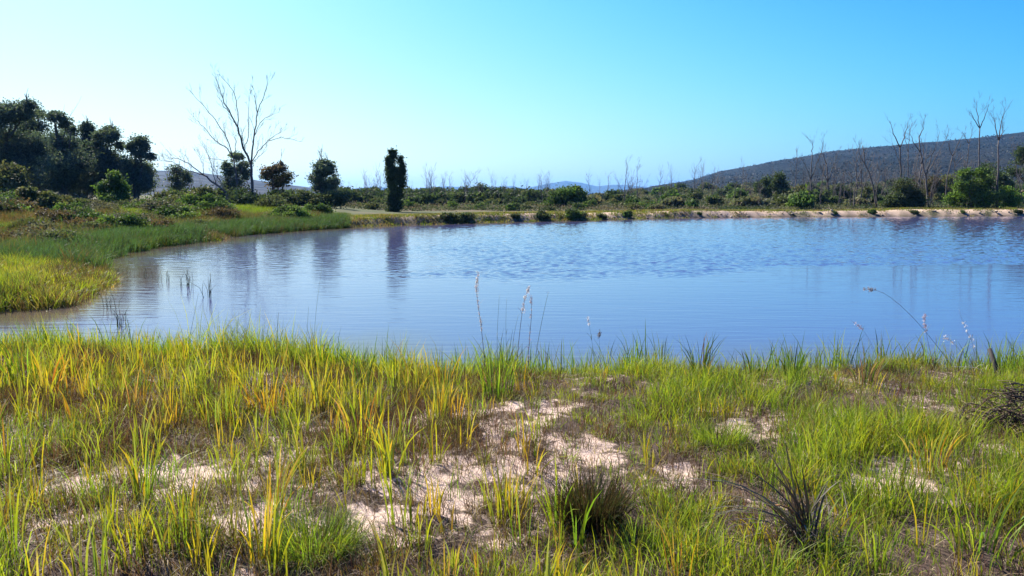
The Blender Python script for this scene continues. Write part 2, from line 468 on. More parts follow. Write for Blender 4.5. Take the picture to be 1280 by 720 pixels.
# ------------------------------------------------------------------ ground sheet, water, hills, haze
def polar(rs, th):
    rr, tt = np.meshgrid(rs, th, indexing='ij')
    return rr * np.sin(tt), rr * np.cos(tt)

def grid_faces(a, b, wrap):
    i = np.arange(a - 1)[:, None]; j = np.arange(b if wrap else b - 1)[None, :]
    j2 = (j + 1) % b
    q = np.stack([i * b + j, i * b + j2, (i + 1) * b + j2, (i + 1) * b + j], 2).reshape(-1)
    return q, np.full(len(q) // 4, 4)

rs = np.concatenate([[0.25, 0.7, 1.2, 1.7], np.geomspace(2.0, 12.0, 150)[:-1], np.geomspace(12, 130, 270)[:-1], np.geomspace(130, 13000, 110)])
th = np.concatenate([np.linspace(R(-48), R(48), 520), np.linspace(R(48), R(312), 120)[1:-1]])
X, Y = polar(rs, th)
x = X.ravel(); y = Y.ravel()
sdv = pond_sd(x, y)
z = ground(x, y, sdv)
rr = np.hypot(x, y)
sand = np.maximum(sand_mask(x, y), .34 * sm(.42, .6, fbm(x * 1.5, y * 1.5, 401, 3)) + .1) * (y > 0) * (y < 11)
c_sand = np.array([0.66, 0.50, 0.41]); c_soil = np.array([0.085, 0.06, 0.045]); c_mud = np.array([0.09, 0.07, 0.05])
c_turf = np.array([0.07, 0.08, 0.035]); c_turf2 = np.array([0.12, 0.09, 0.055]); c_track = np.array([0.42, 0.31, 0.22])
col = np.tile(c_soil, (len(x), 1))
nf = sm(0.35, 0.65, fbm(x * 0.05, y * 0.05, 13, 5))[:, None]
turf = c_turf * (1 - nf) + c_turf2 * nf
wfar = sm(11, 15, np.where(np.abs(x) > 14, 20, y))[:, None]
col = col * (1 - wfar) + turf * wfar
track = (sm(0.15, 0.5, sdv) * sm(4.6, 3.4, sdv) * sm(50, 66, y) * sm(-0.26, -0.19, x / np.maximum(y, 1)) * sm(0.25, 0.45, fbm(x * .5, y * .5, 71) + 0.25 * sm(1.0, 2.0, sdv) + 0.1 * (x > 20)))[:, None]
col = col * (1 - track) + c_track * track
mud = sm(0.5, 0.0, sdv)[:, None]
col = col * (1 - mud) + c_mud * mud
g = Geo(); q, nn = grid_faces(len(rs), len(th), True)
V = np.stack([x, y, z], 1)
g.add(V, q, nn, col)
g.add(np.concatenate([V[:len(th)], [[0, 0, gz(0, 0)]]]), np.stack([np.arange(len(th)), np.full(len(th), len(th)), (np.arange(len(th)) + 1) % len(th)], 1).ravel(), np.full(len(th), 3), np.tile(c_soil, (len(th) + 1, 1)))
o = g.build('ground', M_ground, smooth=True); tag(o, kind='structure')
at_ = o.data.attributes.new('Sand', 'FLOAT', 'POINT'); at_.data.foreach_set('value', np.append(np.concatenate([sand * (sdv > .4), (sand * (sdv > .4))[:len(th)]]), 0.0).astype(np.float32))

# the pond: real wavelets where the wind ruffles it
rs = [6.0]
while rs[-1] < 110: rs.append(rs[-1] + max(0.075, min(0.0030 * rs[-1], 0.25)))
rs = np.array(rs); th = np.concatenate([np.linspace(R(-86), R(-40), 60)[:-1], np.linspace(R(-40), R(40), 760), np.linspace(R(40), R(86), 60)[1:]])
X, Y = polar(rs, th); x = X.ravel(); y = Y.ravel()
wob = fbm(x * .10, y * .16, 201, 3) - .5; wob2 = fbm(x * .5, y * .3, 207, 3) - .5
yy = y + wob * 9 + wob2 * 2.2 - 3.5 * sm(2, 14, x)
ruff = sm(20.5, 22.5, yy) * np.maximum(sm(-.20, -.02, (x + wob * 6) / np.maximum(y, 1)), .30 + .3 * sm(34, 60, yy))
ruff = ruff * (.75 + .5 * fbm(x * .07, y * .05, 211, 3))
c_, s_ = math.cos(.35), math.sin(.35)
u_, v_ = c_ * x + s_ * y, -s_ * x + c_ * y
wv = .5 * vnoise(u_ * 4.8, v_ * 6.6, 221) + .33 * vnoise(u_ * 7.4 + .3 * wob, v_ * 8.6, 223) + .17 * vnoise(u_ * 8.1, v_ * 9.2, 227) - .5
g = Geo(); q, nn = grid_faces(len(rs), len(th), False)
fade = sm(100, 90, np.hypot(x, y)) 
dsh = sm(-.1, -3.2, pond_sd(x, y) + 1.2 * wob2 * 2)[:, None]
g.add(np.stack([x, y, WZ + wv * ruff * .048 * fade], 1), q, nn, np.array([[.085, .065, .042]]) * (1 - dsh) + np.array([[.055, .062, .150]]) * dsh)
o = g.build('water', watermat(), smooth=True); tag(o, kind='structure')

M_hill = hillmat('dark fynbos hillside', (0.005, 0.008, 0.008), (0.011, 0.013, 0.013), (0.021, 0.020, 0.018), 0.010, 0.16)
M_mount = hillmat('far mountain', (0.02, 0.022, 0.03), (0.035, 0.035, 0.04), (0.05, 0.05, 0.05), 0.0012, 0.01)

def hill(name, prof, R0, RT, R1, mat, rough, nt=260, nr=110, s=0):
    """ridge seen at azimuths given by (photo x, photo y of the ridge line), rising from R0 to its crest at RT"""
    pr = np.array(prof, float)
    azs = np.arctan((pr[:, 0] - 640) / F)
    hs = CAM_Z + (242.8 - pr[:, 1]) / F * RT
    tt = np.linspace(azs[0], azs[-1], nt)
    hh = CAM_Z + (np.interp(tt, azs, hs) - CAM_Z) * np.cos(tt)
    rs_ = np.concatenate([np.linspace(R0, RT, nr * 2 // 3), np.linspace(RT, R1, nr // 3)[1:]])
    X, Y = polar(rs_, tt); rr_ = np.hypot(X, Y)
    up = np.where(rr_ < RT, np.clip((rr_ - R0) / (RT - R0), 0, 1) ** 1.12, 1 - sm(RT, R1, rr_))
    # distance along the axis is r*cos(az); keep the ridge at the right apparent height
    H = hh[None, :]
    n = (fbm(X / RT * 22, Y / RT * 22, s, 5) - 0.5)
    fine = (fbm(X / RT * 130, Y / RT * 130, s + 3, 3) - 0.5)
    mid = np.clip(1 - np.abs(up - 0.55) * 1.6, 0, 1)
    Z = -3 + (H + 3) * up + rough * H.max() * (n * mid * 0.5 - np.abs(fbm(X / RT * 9 + n, Y / RT * 5, s + 7, 3) - .5) * mid * 0.8) + rough * 0.035 * H.max() * fine
    g = Geo(); q, nn = grid_faces(len(rs_), nt, False)
    g.add(np.stack([X.ravel(), Y.ravel(), Z.ravel()], 1), q, nn)
    o = g.build(name, mat, smooth=True); tag(o, kind='structure')
    return lambda a, r: float(np.interp(r, rs_, Z[:, int(np.clip(np.interp(a, tt, np.arange(nt)), 0, nt - 1))]))

hill_r = hill('hill', [(640, 246), (760, 241), (800, 236), (860, 224.5), (900, 214), (960, 202), (1020, 192), (1080, 185), (1140, 180), (1200, 173.5), (1280, 165), (1400, 150), (1560, 140), (1800, 150), (2300, 200)],
              430, 1900, 3600, M_hill, 0.30, 420, 150, 3)
hill_l = hill('hill', [(-900, 215), (-400, 190), (-200, 186), (0, 196), (100, 207), (180, 212), (240, 214), (290, 220), (350, 229), (420, 238), (500, 246)],
              900, 2400, 3600, M_mount, 0.2, 240, 80, 31)
hill('mountain', [(60, 240), (330, 238), (430, 237), (470, 233), (510, 236), (560, 232.5), (600, 235), (640, 232), (655, 235.5), (685, 229.5), (706, 226), (725, 228), (745, 232.5), (765, 230.5), (785, 231), (830, 236), (900, 240), (1100, 243)],
     7500, 9500, 11500, M_mount, 0.25, 500, 60, 91)

hz, nt, N, L = newmat('haze air')
pv = N.new('ShaderNodeVolumePrincipled'); pv.inputs['Color'].default_value = (0.20, 0.50, 1.0, 1); pv.inputs['Density'].default_value = 0.68e-4; pv.inputs['Anisotropy'].default_value = 0.2
ho = N.new('ShaderNodeOutputMaterial'); L.new(pv.outputs[0], ho.inputs['Volume'])
g = Geo(); a = 13400; zb, zt = -4.5, 215
g.add([(-a, -a, zb), (a, -a, zb), (a, a, zb), (-a, a, zb), (-a, -a, zt), (a, -a, zt), (a, a, zt), (-a, a, zt)],
      [3, 2, 1, 0, 4, 5, 6, 7, 0, 1, 5, 4, 1, 2, 6, 5, 2, 3, 7, 6, 3, 0, 4, 7], [4] * 6)
o = g.build('haze', hz); tag(o, kind='stuff')

# ------------------------------------------------------------------ trees
BARK_GREY = np.array([0.095, 0.078, 0.07]); BARK_DARK = np.array([0.07, 0.058, 0.05]); BARK_PALE = np.array([0.30, 0.27, 0.24])

def wiggle(p0, p1, n, amp):
    p0 = np.asarray(p0, float); p1 = np.asarray(p1, float)
    t = np.linspace(0, 1, n)[:, None]
    p = p0 + (p1 - p0) * t
    j = rng.normal(size=(n, 3)) * amp * np.linalg.norm(p1 - p0)
    j[0] = 0; j[-1] = 0
    return p + j

def sprout(g, p, d, ln, rad, depth, col, spread=0.55, up=0.12, rmin=0.006, kids=(2, 4)):
    """a bare branch with its side branches"""
    n = 5; pts = [np.array(p, float)]; d = d / np.linalg.norm(d)
    for k in range(n - 1):
        d = d + rng.normal(size=3) * 0.09 + np.array([0, 0, up * 0.5]); d /= np.linalg.norm(d)
        pts.append(pts[-1] + d * ln / (n - 1))
    rads = np.linspace(rad, max(rad * 0.45, rmin), n)
    tube(g, pts, rads, col, 5 if rad > 0.04 else 3)
    if depth <= 0: return
    for k in range(rng.integers(kids[0], kids[1] + 1)):
        t = rng.uniform(0.3, 1.0); i = min(int(t * (n - 1)), n - 2); f = t * (n - 1) - i
        q = pts[i] * (1 - f) + pts[i + 1] * f
        s = rng.normal(size=3); s -= s.dot(d) * d; s /= np.linalg.norm(s) + 1e-9
        dd = d * math.cos(spread) + s * math.sin(spread) * rng.uniform(0.6, 1.2) + np.array([0, 0, up])
        sprout(g, q, dd, ln * rng.uniform(0.45, 0.75), max(rads[i] * 0.55, rmin), depth - 1, col, spread, up, rmin, kids)

def crown(g, lobes, leaf, n_per, pal, clumps=9, tight=0.30, flat=0.0):
    """lobes: (x, y, z, rx, ry, rz) in metres; many small leaves gathered in clumps inside each lobe"""
    pal = np.asarray(pal, float)
    for (cx, cy, cz, rx, ry, rz) in lobes:
        nc = max(3, int(clumps * rng.uniform(0.8, 1.25)))
        d = rng.normal(size=(nc, 3)); d /= np.linalg.norm(d, axis=1)[:, None]
        cc = d * (rng.uniform(0.25, 1.0, nc) ** 0.6)[:, None] * np.array([rx, ry, rz]) * 0.82 + np.array([cx, cy, cz])
        m = max(6, int(n_per / nc))
        for c in cc:
            k = rng.uniform(0.6, 1.25); mm = int(m * k)
            o = rng.normal(size=(mm, 3)) * np.array([rx, ry, rz * 0.8]) * tight * k
            base = pal[rng.integers(len(pal))] * rng.uniform(0.75, 1.25)
            col = base[None] * rng.uniform(0.8, 1.2, (mm, 1))
            leaves(g, c + o, leaf * rng.uniform(0.7, 1.35, mm), col, 1.8, flat)

PAL_EUC = [(0.085, 0.115, 0.095), (0.10, 0.13, 0.10), (0.13, 0.155, 0.10), (0.07, 0.10, 0.09)]
PAL_DARK = [(0.045, 0.065, 0.033), (0.055, 0.08, 0.036), (0.075, 0.10, 0.04)]
PAL_GREEN = [(0.07, 0.12, 0.03), (0.09, 0.15, 0.035), (0.06, 0.09, 0.03), (0.12, 0.17, 0.04)]
PAL_LIME = [(0.13, 0.20, 0.03), (0.16, 0.24, 0.04), (0.09, 0.14, 0.03)]
PAL_OLIVE = [(0.10, 0.11, 0.045), (0.08, 0.09, 0.04), (0.13, 0.12, 0.055), (0.07, 0.085, 0.04)]
PAL_RUST = [(0.10, 0.07, 0.04), (0.08, 0.07, 0.035), (0.06, 0.07, 0.03), (0.13, 0.08, 0.045)]

def leafy(name, label, cat, base, D, lobes_px, pal, leaf=0.14, dens=9, group=None, bark=BARK_DARK, stems=1, ydepth=1.0, trunk_r=None, clumps=10, tight=0.36, dead_tips=0, parts=True):
    """tree or bush whose crown lobes are given as (photo x, photo y, radius x, radius y) at distance D"""
    s = D / F
    bx = At(base, 260, D)[0]; zb = gz(bx, D) - 0.05
    root = empty(name, (bx, D, zb)); tag(root, label, cat, group)
    lobes = []
    for (px, py, rx, ry) in lobes_px:
        p = At(px, py, D)
        dd = (rx + ry) * 0.5 * s
        lobes.append((p[0] - bx, rng.uniform(-1, 1) * dd * 0.9 * ydepth, p[2] - zb, rx * s, dd * ydepth, ry * s))
    g = Geo()
    for lb, lp in zip(lobes, lobes_px):
        crown(g, [lb], leaf, max(60, dens * lp[2] * lp[3]), pal, clumps, tight)
    t = Geo()
    top = max(l[2] for l in lobes)
    tr = trunk_r or 0.028 * top + 0.03
    mains = []
    for k in range(stems):
        tgt = lobes[int(k * len(lobes) / stems)]
        jt = wiggle((rng.uniform(-.2, .2) * (stems > 1), 0, 0), (tgt[0] * 0.55, tgt[1] * 0.4, tgt[2] * 0.8), 7, 0.018)
        tube(t, jt, np.linspace(tr, tr * 0.45, 7), bark, 7); mains.append(jt)
    for lb in lobes:
        m = mains[rng.integers(len(mains))]
        i = int(np.clip(np.searchsorted(m[:, 2], lb[2] * 0.55), 1, 6))
        tube(t, wiggle(m[i], (lb[0], lb[1], lb[2] + lb[5] * 0.4), 5, 0.03), np.linspace(tr * 0.45, tr * 0.12, 5), bark, 5)
        for k in range(3):
            e = np.array(lb[:3]) + rng.normal(size=3) * np.array(lb[3:]) * 0.6
            tube(t, wiggle(lb[:3], e, 4, 0.04), np.linspace(tr * 0.18, 0.01, 4), bark, 3)
    for k in range(dead_tips):
        lb = lobes[rng.integers(len(lobes))]
        sprout(t, np.array(lb[:3]), np.array([rng.uniform(-.3, .3), rng.uniform(-.2, .2), 1]), (lb[5] * 2.2), tr * 0.25, 1, bark, 0.35, 0.1, 0.012)
    t.build('trunk', M_bark, root, smooth=True)
    g.build('crown', M_leaf, root)
    return root

# --- the gum grove on the left, tree by tree
grove = [
    # base x, distance, lobes, label
    (-55, 84, [(-60, 165, 34, 26), (-90, 195, 30, 30), (-30, 190, 28, 30), (-60, 225, 40, 22)], 'gum tree cut by the frame edge beside the tallest gum'),
    (8, 72, [(12, 142, 20, 13), (-8, 158, 22, 16), (28, 140, 14, 10), (0, 185, 26, 20), (30, 178, 18, 16), (8, 215, 30, 20), (38, 132, 9, 6)], 'tallest dark gum tree at the outer end of the grove'),
    (50, 78, [(46, 160, 16, 12), (62, 185, 18, 18), (34, 200, 20, 18), (58, 218, 24, 20), (48, 141, 7, 6)], 'dense dark gum tree just right of the tallest gum'),
    (80, 70, [(72, 148, 11, 7), (80, 155, 7, 7), (66, 143, 6, 4), (78, 180, 14, 15), (90, 205, 22, 18), (72, 225, 24, 16)], 'gum tree with one separate leaf tuft standing on top'),
    (105, 76, [(104, 162, 9, 8), (92, 164, 8, 7), (112, 172, 9, 9), (100, 190, 18, 15), (112, 212, 22, 20), (108, 158, 5, 5)], 'ragged topped gum tree at the middle of the grove'),
    (135, 72, [(128, 168, 10, 9), (143, 172, 9, 9), (138, 162, 6, 5), (122, 182, 8, 7), (148, 182, 6, 6), (140, 200, 18, 13), (128, 222, 22, 18), (150, 220, 16, 18)], 'airy gum tree with sky showing through its crown'),
    (168, 70, [(172, 176, 9, 7), (180, 183, 8, 6), (164, 186, 7, 6), (176, 192, 9, 5), (190, 196, 8, 5), (160, 210, 12, 12), (172, 215, 12, 12), (165, 232, 18, 14), (183, 228, 8, 10)], 'lowest gum at the end of the grove leaning towards the pond'),
    (20, 92, [(20, 195, 40, 26), (62, 200, 36, 26), (-20, 200, 40, 24), (0, 230, 46, 16), (45, 232, 40, 16)], 'gum tree in the back row behind the tallest gum'),
    (60, 95, [(10, 175, 26, 18), (45, 190, 24, 18), (85, 190, 22, 16), (120, 200, 20, 14), (60, 215, 40, 20)], 'farthest gum tree closing the gaps of the grove'),
    (100, 90, [(90, 205, 34, 22), (128, 205, 30, 20), (110, 230, 46, 16), (160, 226, 24, 14)], 'gum tree in the back row behind the middle of the grove'),
]
for bx_, D, lobes, lab in grove:
    leafy('gum_tree', lab, 'tree', bx_, D, lobes, PAL_EUC, 0.105, 21, 'gum trees of the grove', stems=2, clumps=12, tight=0.40, dead_tips=1)

leafy('young_tree', 'small light green young tree standing before the gum grove', 'tree', 140, 60, [(144, 222, 8, 9), (137, 232, 10, 9), (148, 236, 10, 10), (128, 240, 9, 8), (140, 248, 16, 10)], PAL_GREEN, 0.13, 14, stems=2)
leafy('bush', 'rounded dark bush below the tallest gum tree', 'bush', 12, 62, [(8, 218, 14, 12), (18, 230, 12, 14), (0, 238, 16, 14), (16, 246, 16, 8)], PAL_OLIVE, 0.14, 13)
leafy('bush', 'olive bush between the rounded bush and the young tree', 'bush', 42, 48, [(34, 242, 9, 7), (50, 246, 11, 8), (42, 254, 18, 10), (62, 254, 12, 9), (24, 258, 12, 8)], PAL_OLIVE, 0.12, 14)
leafy('bush', 'low grey green bush before the middle gum', 'bush', 82, 50, [(76, 252, 12, 7), (92, 256, 12, 7), (104, 254, 8, 6)], PAL_OLIVE, 0.11, 14)
leafy('bush', 'rusty brown bush on the bright green rise', 'bush', 207, 46, [(206, 263, 7, 6), (210, 268, 8, 5)], PAL_RUST, 0.09, 22)
leafy('small_tree', 'small feathery tree with the blue hill behind it', 'tree', 226, 80, [(222, 214, 8, 7), (232, 221, 9, 7), (218, 224, 7, 6), (227, 232, 11, 5)], PAL_EUC, 0.12, 12, ydepth=.9)
leafy('slender_tree', 'dark leafy tree growing amid the great dead tree', 'tree', 298, 80, [(297, 197, 8, 7), (303, 208, 8, 8), (290, 214, 8, 8), (306, 218, 6, 7), (284, 208, 5, 5), (296, 228, 12, 9), (288, 240, 10, 8)], PAL_EUC, 0.13, 14)
leafy('small_tree', 'small rusty brown crowned tree right of the dead tree', 'tree', 343, 82, [(338, 214, 9, 8), (350, 212, 10, 8), (332, 220, 8, 6), (352, 222, 11, 8), (344, 230, 10, 6), (351, 205, 4, 4)], PAL_RUST, 0.12, 13, stems=2, dead_tips=2)
leafy('small_tree', 'dark oval tree with bare twigs sticking out on top', 'tree', 404, 80, [(402, 207, 9, 8), (412, 212, 10, 10), (397, 220, 9, 11), (412, 228, 10, 10), (400, 234, 9, 7)], PAL_EUC, 0.13, 17, stems=2, dead_tips=6)
leafy('columnar_tree', 'tall narrow dark tree standing alone on the far bank', 'tree', 493, 81, [(491, 193, 5, 7), (488, 201, 6.5, 9), (502, 203, 4, 8), (488, 212, 7, 9), (496, 217, 7.5, 9), (504, 213, 4, 9), (490, 224, 7, 9), (500, 226, 6, 8), (493, 234, 7, 10), (497, 243, 6.5, 9), (491, 250, 7, 9), (496, 258, 8, 8), (490, 262, 8, 6)], PAL_DARK, 0.11, 30, ydepth=.5, tight=0.36)
leafy('bush', 'dark mound of bush below the great dead tree', 'bush', 300, 74, [(262, 250, 18, 9), (285, 246, 16, 11), (310, 248, 18, 12), (335, 252, 16, 8), (300, 258, 34, 5)], PAL_DARK, 0.13, 12, stems=3)
leafy('bush', 'dark thicket between the brown crowned and oval trees', 'bush', 375, 78, [(355, 250, 14, 9), (378, 248, 15, 11), (400, 252, 14, 9), (420, 250, 14, 10)], PAL_DARK + PAL_OLIVE, 0.13, 12, stems=3)
leafy('bush', 'pale grey bush at the end of the sandy track', 'bush', 314, 66, [(306, 264, 10, 3.6), (320, 265, 10, 3.6)], [(0.17, 0.18, 0.12), (0.14, 0.15, 0.10)], 0.08, 24)
leafy('bush', 'wide dark bush beneath the small feathery tree', 'bush', 235, 72, [(205, 247, 16, 7), (225, 248, 16, 8), (245, 247, 14, 9), (262, 242, 9, 8)], PAL_OLIVE + PAL_DARK, 0.13, 12, stems=3)

# far bank, centre and right
leafy('round_bush', 'large rounded bright green bush on the far bank', 'bush', 710, 98, [(700, 245, 12, 10), (716, 241, 12, 9), (724, 247, 10, 12), (694, 254, 14, 8), (712, 254, 18, 9), (720, 236, 6, 4)], PAL_GREEN, 0.14, 18, stems=2)
leafy('round_bush', 'rounded olive bush with dark right flank beyond the bank', 'bush', 1130, 88, [(1128, 234, 10, 10), (1118, 244, 12, 10), (1138, 242, 12, 12), (1128, 252, 22, 9), (1150, 250, 9, 9), (1112, 254, 9, 6)], PAL_OLIVE + PAL_DARK, 0.12, 17, stems=2)
leafy('round_bush', 'largest lime green bush beyond the far bank', 'bush', 1216, 88, [(1206, 220, 9, 8), (1222, 217, 10, 8), (1200, 232, 10, 10), (1216, 234, 14, 12), (1234, 230, 11, 13), (1202, 248, 12, 10), (1226, 248, 18, 11)], PAL_LIME + PAL_GREEN, 0.12, 17, stems=2)
leafy('round_bush', 'lime green bush right of the largest bush', 'bush', 1262, 88, [(1258, 240, 10, 8), (1270, 246, 12, 8), (1256, 252, 12, 7)], PAL_LIME, 0.12, 17)
leafy('tree', 'dark flat crowned tree at the foot of the hill', 'tree', 1284, 110, [(1276, 190, 10, 7), (1288, 186, 12, 8), (1280, 200, 12, 6), (1292, 215, 16, 12), (1264, 216, 9, 6)], PAL_DARK, 0.14, 15)
leafy('dome_tree', 'dark dome shaped tree in the thicket beyond the bank', 'tree', 604, 150, [(600, 236, 9, 6), (611, 237, 9, 5), (604, 244, 14, 5)], PAL_DARK, 0.18, 20)
leafy('dome_tree', 'second dark dome tree beside the dome shaped tree', 'tree', 628, 155, [(625, 238, 8, 5), (633, 241, 8, 5)], PAL_DARK, 0.18, 20)
leafy('dome_tree', 'small dark dome tree right of the tall narrow tree', 'tree', 549, 150, [(546, 238, 7, 4), (554, 241, 6, 4)], PAL_DARK, 0.18, 20)
for px_, py_, w_, lab in [(975, 222, 9, 'dark pointed tree in the field below the hill'), (1235, 212, 12, 'dark tree behind the largest lime green bush'), (955, 226, 7, 'small dark round tree left of the pointed field tree')]:
    leafy('tree', lab, 'tree', px_, 150, [(px_, py_, w_ * .7, 8), (px_ - 3, py_ + 8, w_, 8), (px_ + 4, py_ + 14, w_, 8)], PAL_DARK, 0.2, 18)

for px_, D_, hgt, pal_, lab in [(838, 150, 15, PAL_DARK, 'low dark tree at the foot where the hill begins'), (870, 140, 12, PAL_OLIVE, 'olive small tree beyond the start of the stony bank'), (900, 175, 13, PAL_DARK, 'dark small tree below the lower hill slope'),
        (925, 130, 14, PAL_GREEN, 'green small tree in the field under the hill slope'), (1000, 120, 16, PAL_OLIVE, 'rounded olive tree beside the tall thin bare tree'), (1050, 140, 18, PAL_DARK, 'dark tree behind the broad bare tree'),
        (1085, 125, 15, PAL_OLIVE, 'olive tree before the dead wood'), (1170, 118, 24, PAL_RUST, 'rusty brown tree inside the dead wood'), (1185, 130, 26, PAL_OLIVE, 'dull olive tree deep in the dead wood'), (1248, 120, 30, PAL_DARK, 'dark tree between the two lime green bushes'),
        (1150, 135, 22, PAL_RUST, 'brown leaved tree behind the rounded olive bush'), (1100, 160, 16, PAL_DARK, 'dark tree at the hill foot behind the bent dead tree')]:
    leafy('small_tree', lab, 'tree', px_, D_, [(px_, 254 - hgt, hgt * .45, hgt * .35), (px_ - hgt * .35, 254 - hgt * .55, hgt * .45, hgt * .35), (px_ + hgt * .4, 254 - hgt * .5, hgt * .4, hgt * .4), (px_, 254 - hgt * .25, hgt * .6, hgt * .3)], pal_, 0.17, 16, stems=2)

# --- the great dead tree, its limbs traced, twigs grown on them
def strokes(lst, D, px0, py0, k, root_px, label, name='dead_tree', depth_amp=0.25, tw=1.0, group=None):
    base = At(root_px, 262, D); zb = gz(base[0], D) - 0.05
    root = empty(name, (base[0], D, zb)); tag(root, label, 'tree', group)
    t = Geo(); limbs = []; owner = {}
    pos = {}
    def conv(X_, Y_):
        p = At(px0 + X_ / k, py0 + Y_ / k, D); return np.array([p[0] - base[0], 0, p[2] - zb])
    for idx, (pts, r0, r1) in enumerate(lst):
        P = []
        dirn = rng.uniform(-1, 1)
        b = owner.get(tuple(pts[0]))
        if idx == 0: b = Geo(); trunk_twigs = b
        elif b is None: b = Geo(); limbs.append(b)
        start = pos.get(tuple(pts[0]))
        for i, (X_, Y_) in enumerate(pts):
            if (X_, Y_) in pos: P.append(pos[(X_, Y_)]); continue
            p = conv(X_, Y_)
            y0 = start[1] if start is not None else 0
            ln = sum(math.hypot(pts[j + 1][0] - pts[j][0], pts[j + 1][1] - pts[j][1]) for j in range(i)) / k * D / F
            p[1] = y0 + dirn * ln * depth_amp
            pos[(X_, Y_)] = p; P.append(p)
            if idx: owner[(X_, Y_)] = b
        P = np.array(P)
        # densify
        tt = np.linspace(0, len(P) - 1, (len(P) - 1) * 4 + 1); Q = np.stack([np.interp(tt, np.arange(len(P)), P[:, c]) for c in range(3)], 1)
        Q[1:-1] += rng.normal(size=Q[1:-1].shape) * 0.035
        rr_ = np.linspace(r0, r1, len(Q))
        tube(t if idx == 0 else b, Q, rr_, BARK_GREY, 6)
        for j in range(3, len(Q)):
            if rng.random() < 0.85 * tw * (idx > 0):
                d = Q[j] - Q[j - 1]; d /= np.linalg.norm(d)
                s = rng.normal(size=3); s -= s.dot(d) * d; s /= np.linalg.norm(s)
                sprout(b, Q[j], d + s * 0.7 + np.array([0, 0, .25]), rng.uniform(0.5, 1.7) * (0.6 + 4 * rr_[j]), max(rr_[j] * 0.34, 0.011), 2, BARK_GREY, 0.5, 0.14, 0.0055, (2, 3))
    t.build('trunk', M_bark, root, smooth=True)
    for b in limbs: b.build('limb', M_bark, root, smooth=True)
    return root

strokes([([(415, 660), (415, 560), (412, 450)], 0.17, 0.12),
         ([(412, 450), (385, 380), (365, 290), (340, 230), (310, 170), (290, 80)], 0.11, 0.02),
         ([(412, 450), (425, 330), (440, 220), (430, 130)], 0.09, 0.018),
         ([(440, 220), (475, 150), (495, 90)], 0.045, 0.016),
         ([(365, 290), (372, 220), (355, 130), (300, 60)], 0.05, 0.014),
         ([(340, 230), (300, 190), (270, 140)], 0.04, 0.014),
         ([(425, 330), (460, 250), (510, 225)], 0.035, 0.013),
         ([(412, 450), (440, 390), (485, 345), (545, 292)], 0.05, 0.014),
         ([(485, 345), (540, 328), (600, 340)], 0.03, 0.012),
         ([(412, 450), (450, 420), (490, 385)], 0.03, 0.012),
         ([(385, 380), (405, 330), (400, 240), (405, 100)], 0.045, 0.012)],
        74, 200, 80, 3.6, 315, 'great bare dead tree towering over the left bank')
strokes([([(350, 660), (345, 540), (330, 430)], 0.12, 0.08),
         ([(330, 430), (300, 380), (240, 340), (190, 280), (150, 240)], 0.06, 0.013),
         ([(330, 430), (300, 330), (250, 250), (200, 190), (150, 130)], 0.055, 0.013),
         ([(330, 430), (335, 350), (325, 310)], 0.04, 0.014),
         ([(330, 430), (280, 432), (220, 425)], 0.035, 0.013),
         ([(345, 540), (365, 470), (375, 420)], 0.04, 0.013)],
        77, 200, 80, 3.6, 297, 'thinner dead tree leaning left beside the great dead tree')
strokes([([(330, 660), (300, 575), (260, 540), (210, 500)], 0.12, 0.07),
         ([(210, 500), (150, 450), (100, 425), (75, 428)], 0.05, 0.013),
         ([(210, 500), (140, 480), (70, 445), (0, 430)], 0.045, 0.013),
         ([(260, 540), (250, 490), (240, 440), (215, 360)], 0.045, 0.013),
         ([(210, 500), (205, 450), (180, 410)], 0.03, 0.012),
         ([(300, 575), (275, 510), (262, 450)], 0.04, 0.013)],
        72, 200, 80, 3.6, 290, 'low dead tree with limbs sweeping out to the left')

# --- dead trees on the right, each traced from its fork outwards
def dead_px(base, D, forks, label, r=0.09, group='bare dead trees beyond the far bank', twigs=1.0):
    pts = [(base[0], base[1])]
    st = []
    for i, f in enumerate(forks):
        st.append((f, r if i == 0 else r * 0.6, r * 0.6 if i == 0 else 0.014))
    strokes(st, D, 0, 0, 1.0, base[0], label, 'dead_tree', 0.2, twigs, group)

dead_px((1123, 262), 92, [[(1123, 262), (1122, 215), (1118, 185)], [(1118, 185), (1111, 168), (1106, 152)], [(1118, 185), (1125, 170), (1128, 152)], [(1122, 215), (1119, 200), (1110, 178)]], 'forked dead tree with two bare arms above the olive bush', .11)
dead_px((1134, 262), 96, [[(1134, 262), (1134, 215), (1134, 190)], [(1134, 190), (1137, 170), (1143, 152)], [(1134, 190), (1130, 175), (1127, 160)]], 'thin dead tree just right of the two armed dead tree', .06)
dead_px((1161, 262), 90, [[(1161, 262), (1161, 220), (1158, 190), (1158, 170)], [(1161, 220), (1168, 195), (1175, 165)], [(1161, 220), (1172, 200), (1188, 168)], [(1158, 190), (1150, 178), (1144, 165)], [(1158, 170), (1163, 160), (1162, 150)]], 'broad bushy dead tree between the olive and lime bushes', .10, twigs=1.4)
dead_px((1182, 262), 97, [[(1182, 262), (1183, 225), (1190, 195)], [(1190, 195), (1196, 178), (1202, 168)], [(1190, 195), (1184, 180), (1180, 168)]], 'twiggy brown dead tree left of the largest lime bush', .08, twigs=1.4)
dead_px((1146, 262), 89, [[(1146, 262), (1152, 225), (1156, 205)], [(1156, 205), (1158, 185), (1154, 172)]], 'dead tree leaning right behind the olive bush', .09)
dead_px((1225, 262), 90, [[(1225, 262), (1225, 205), (1227, 160)], [(1227, 160), (1226, 140), (1227, 124)], [(1227, 160), (1232, 145), (1235, 130)], [(1227, 160), (1221, 148), (1219, 142)]], 'tallest dead tree rising above the lime bush', .09)
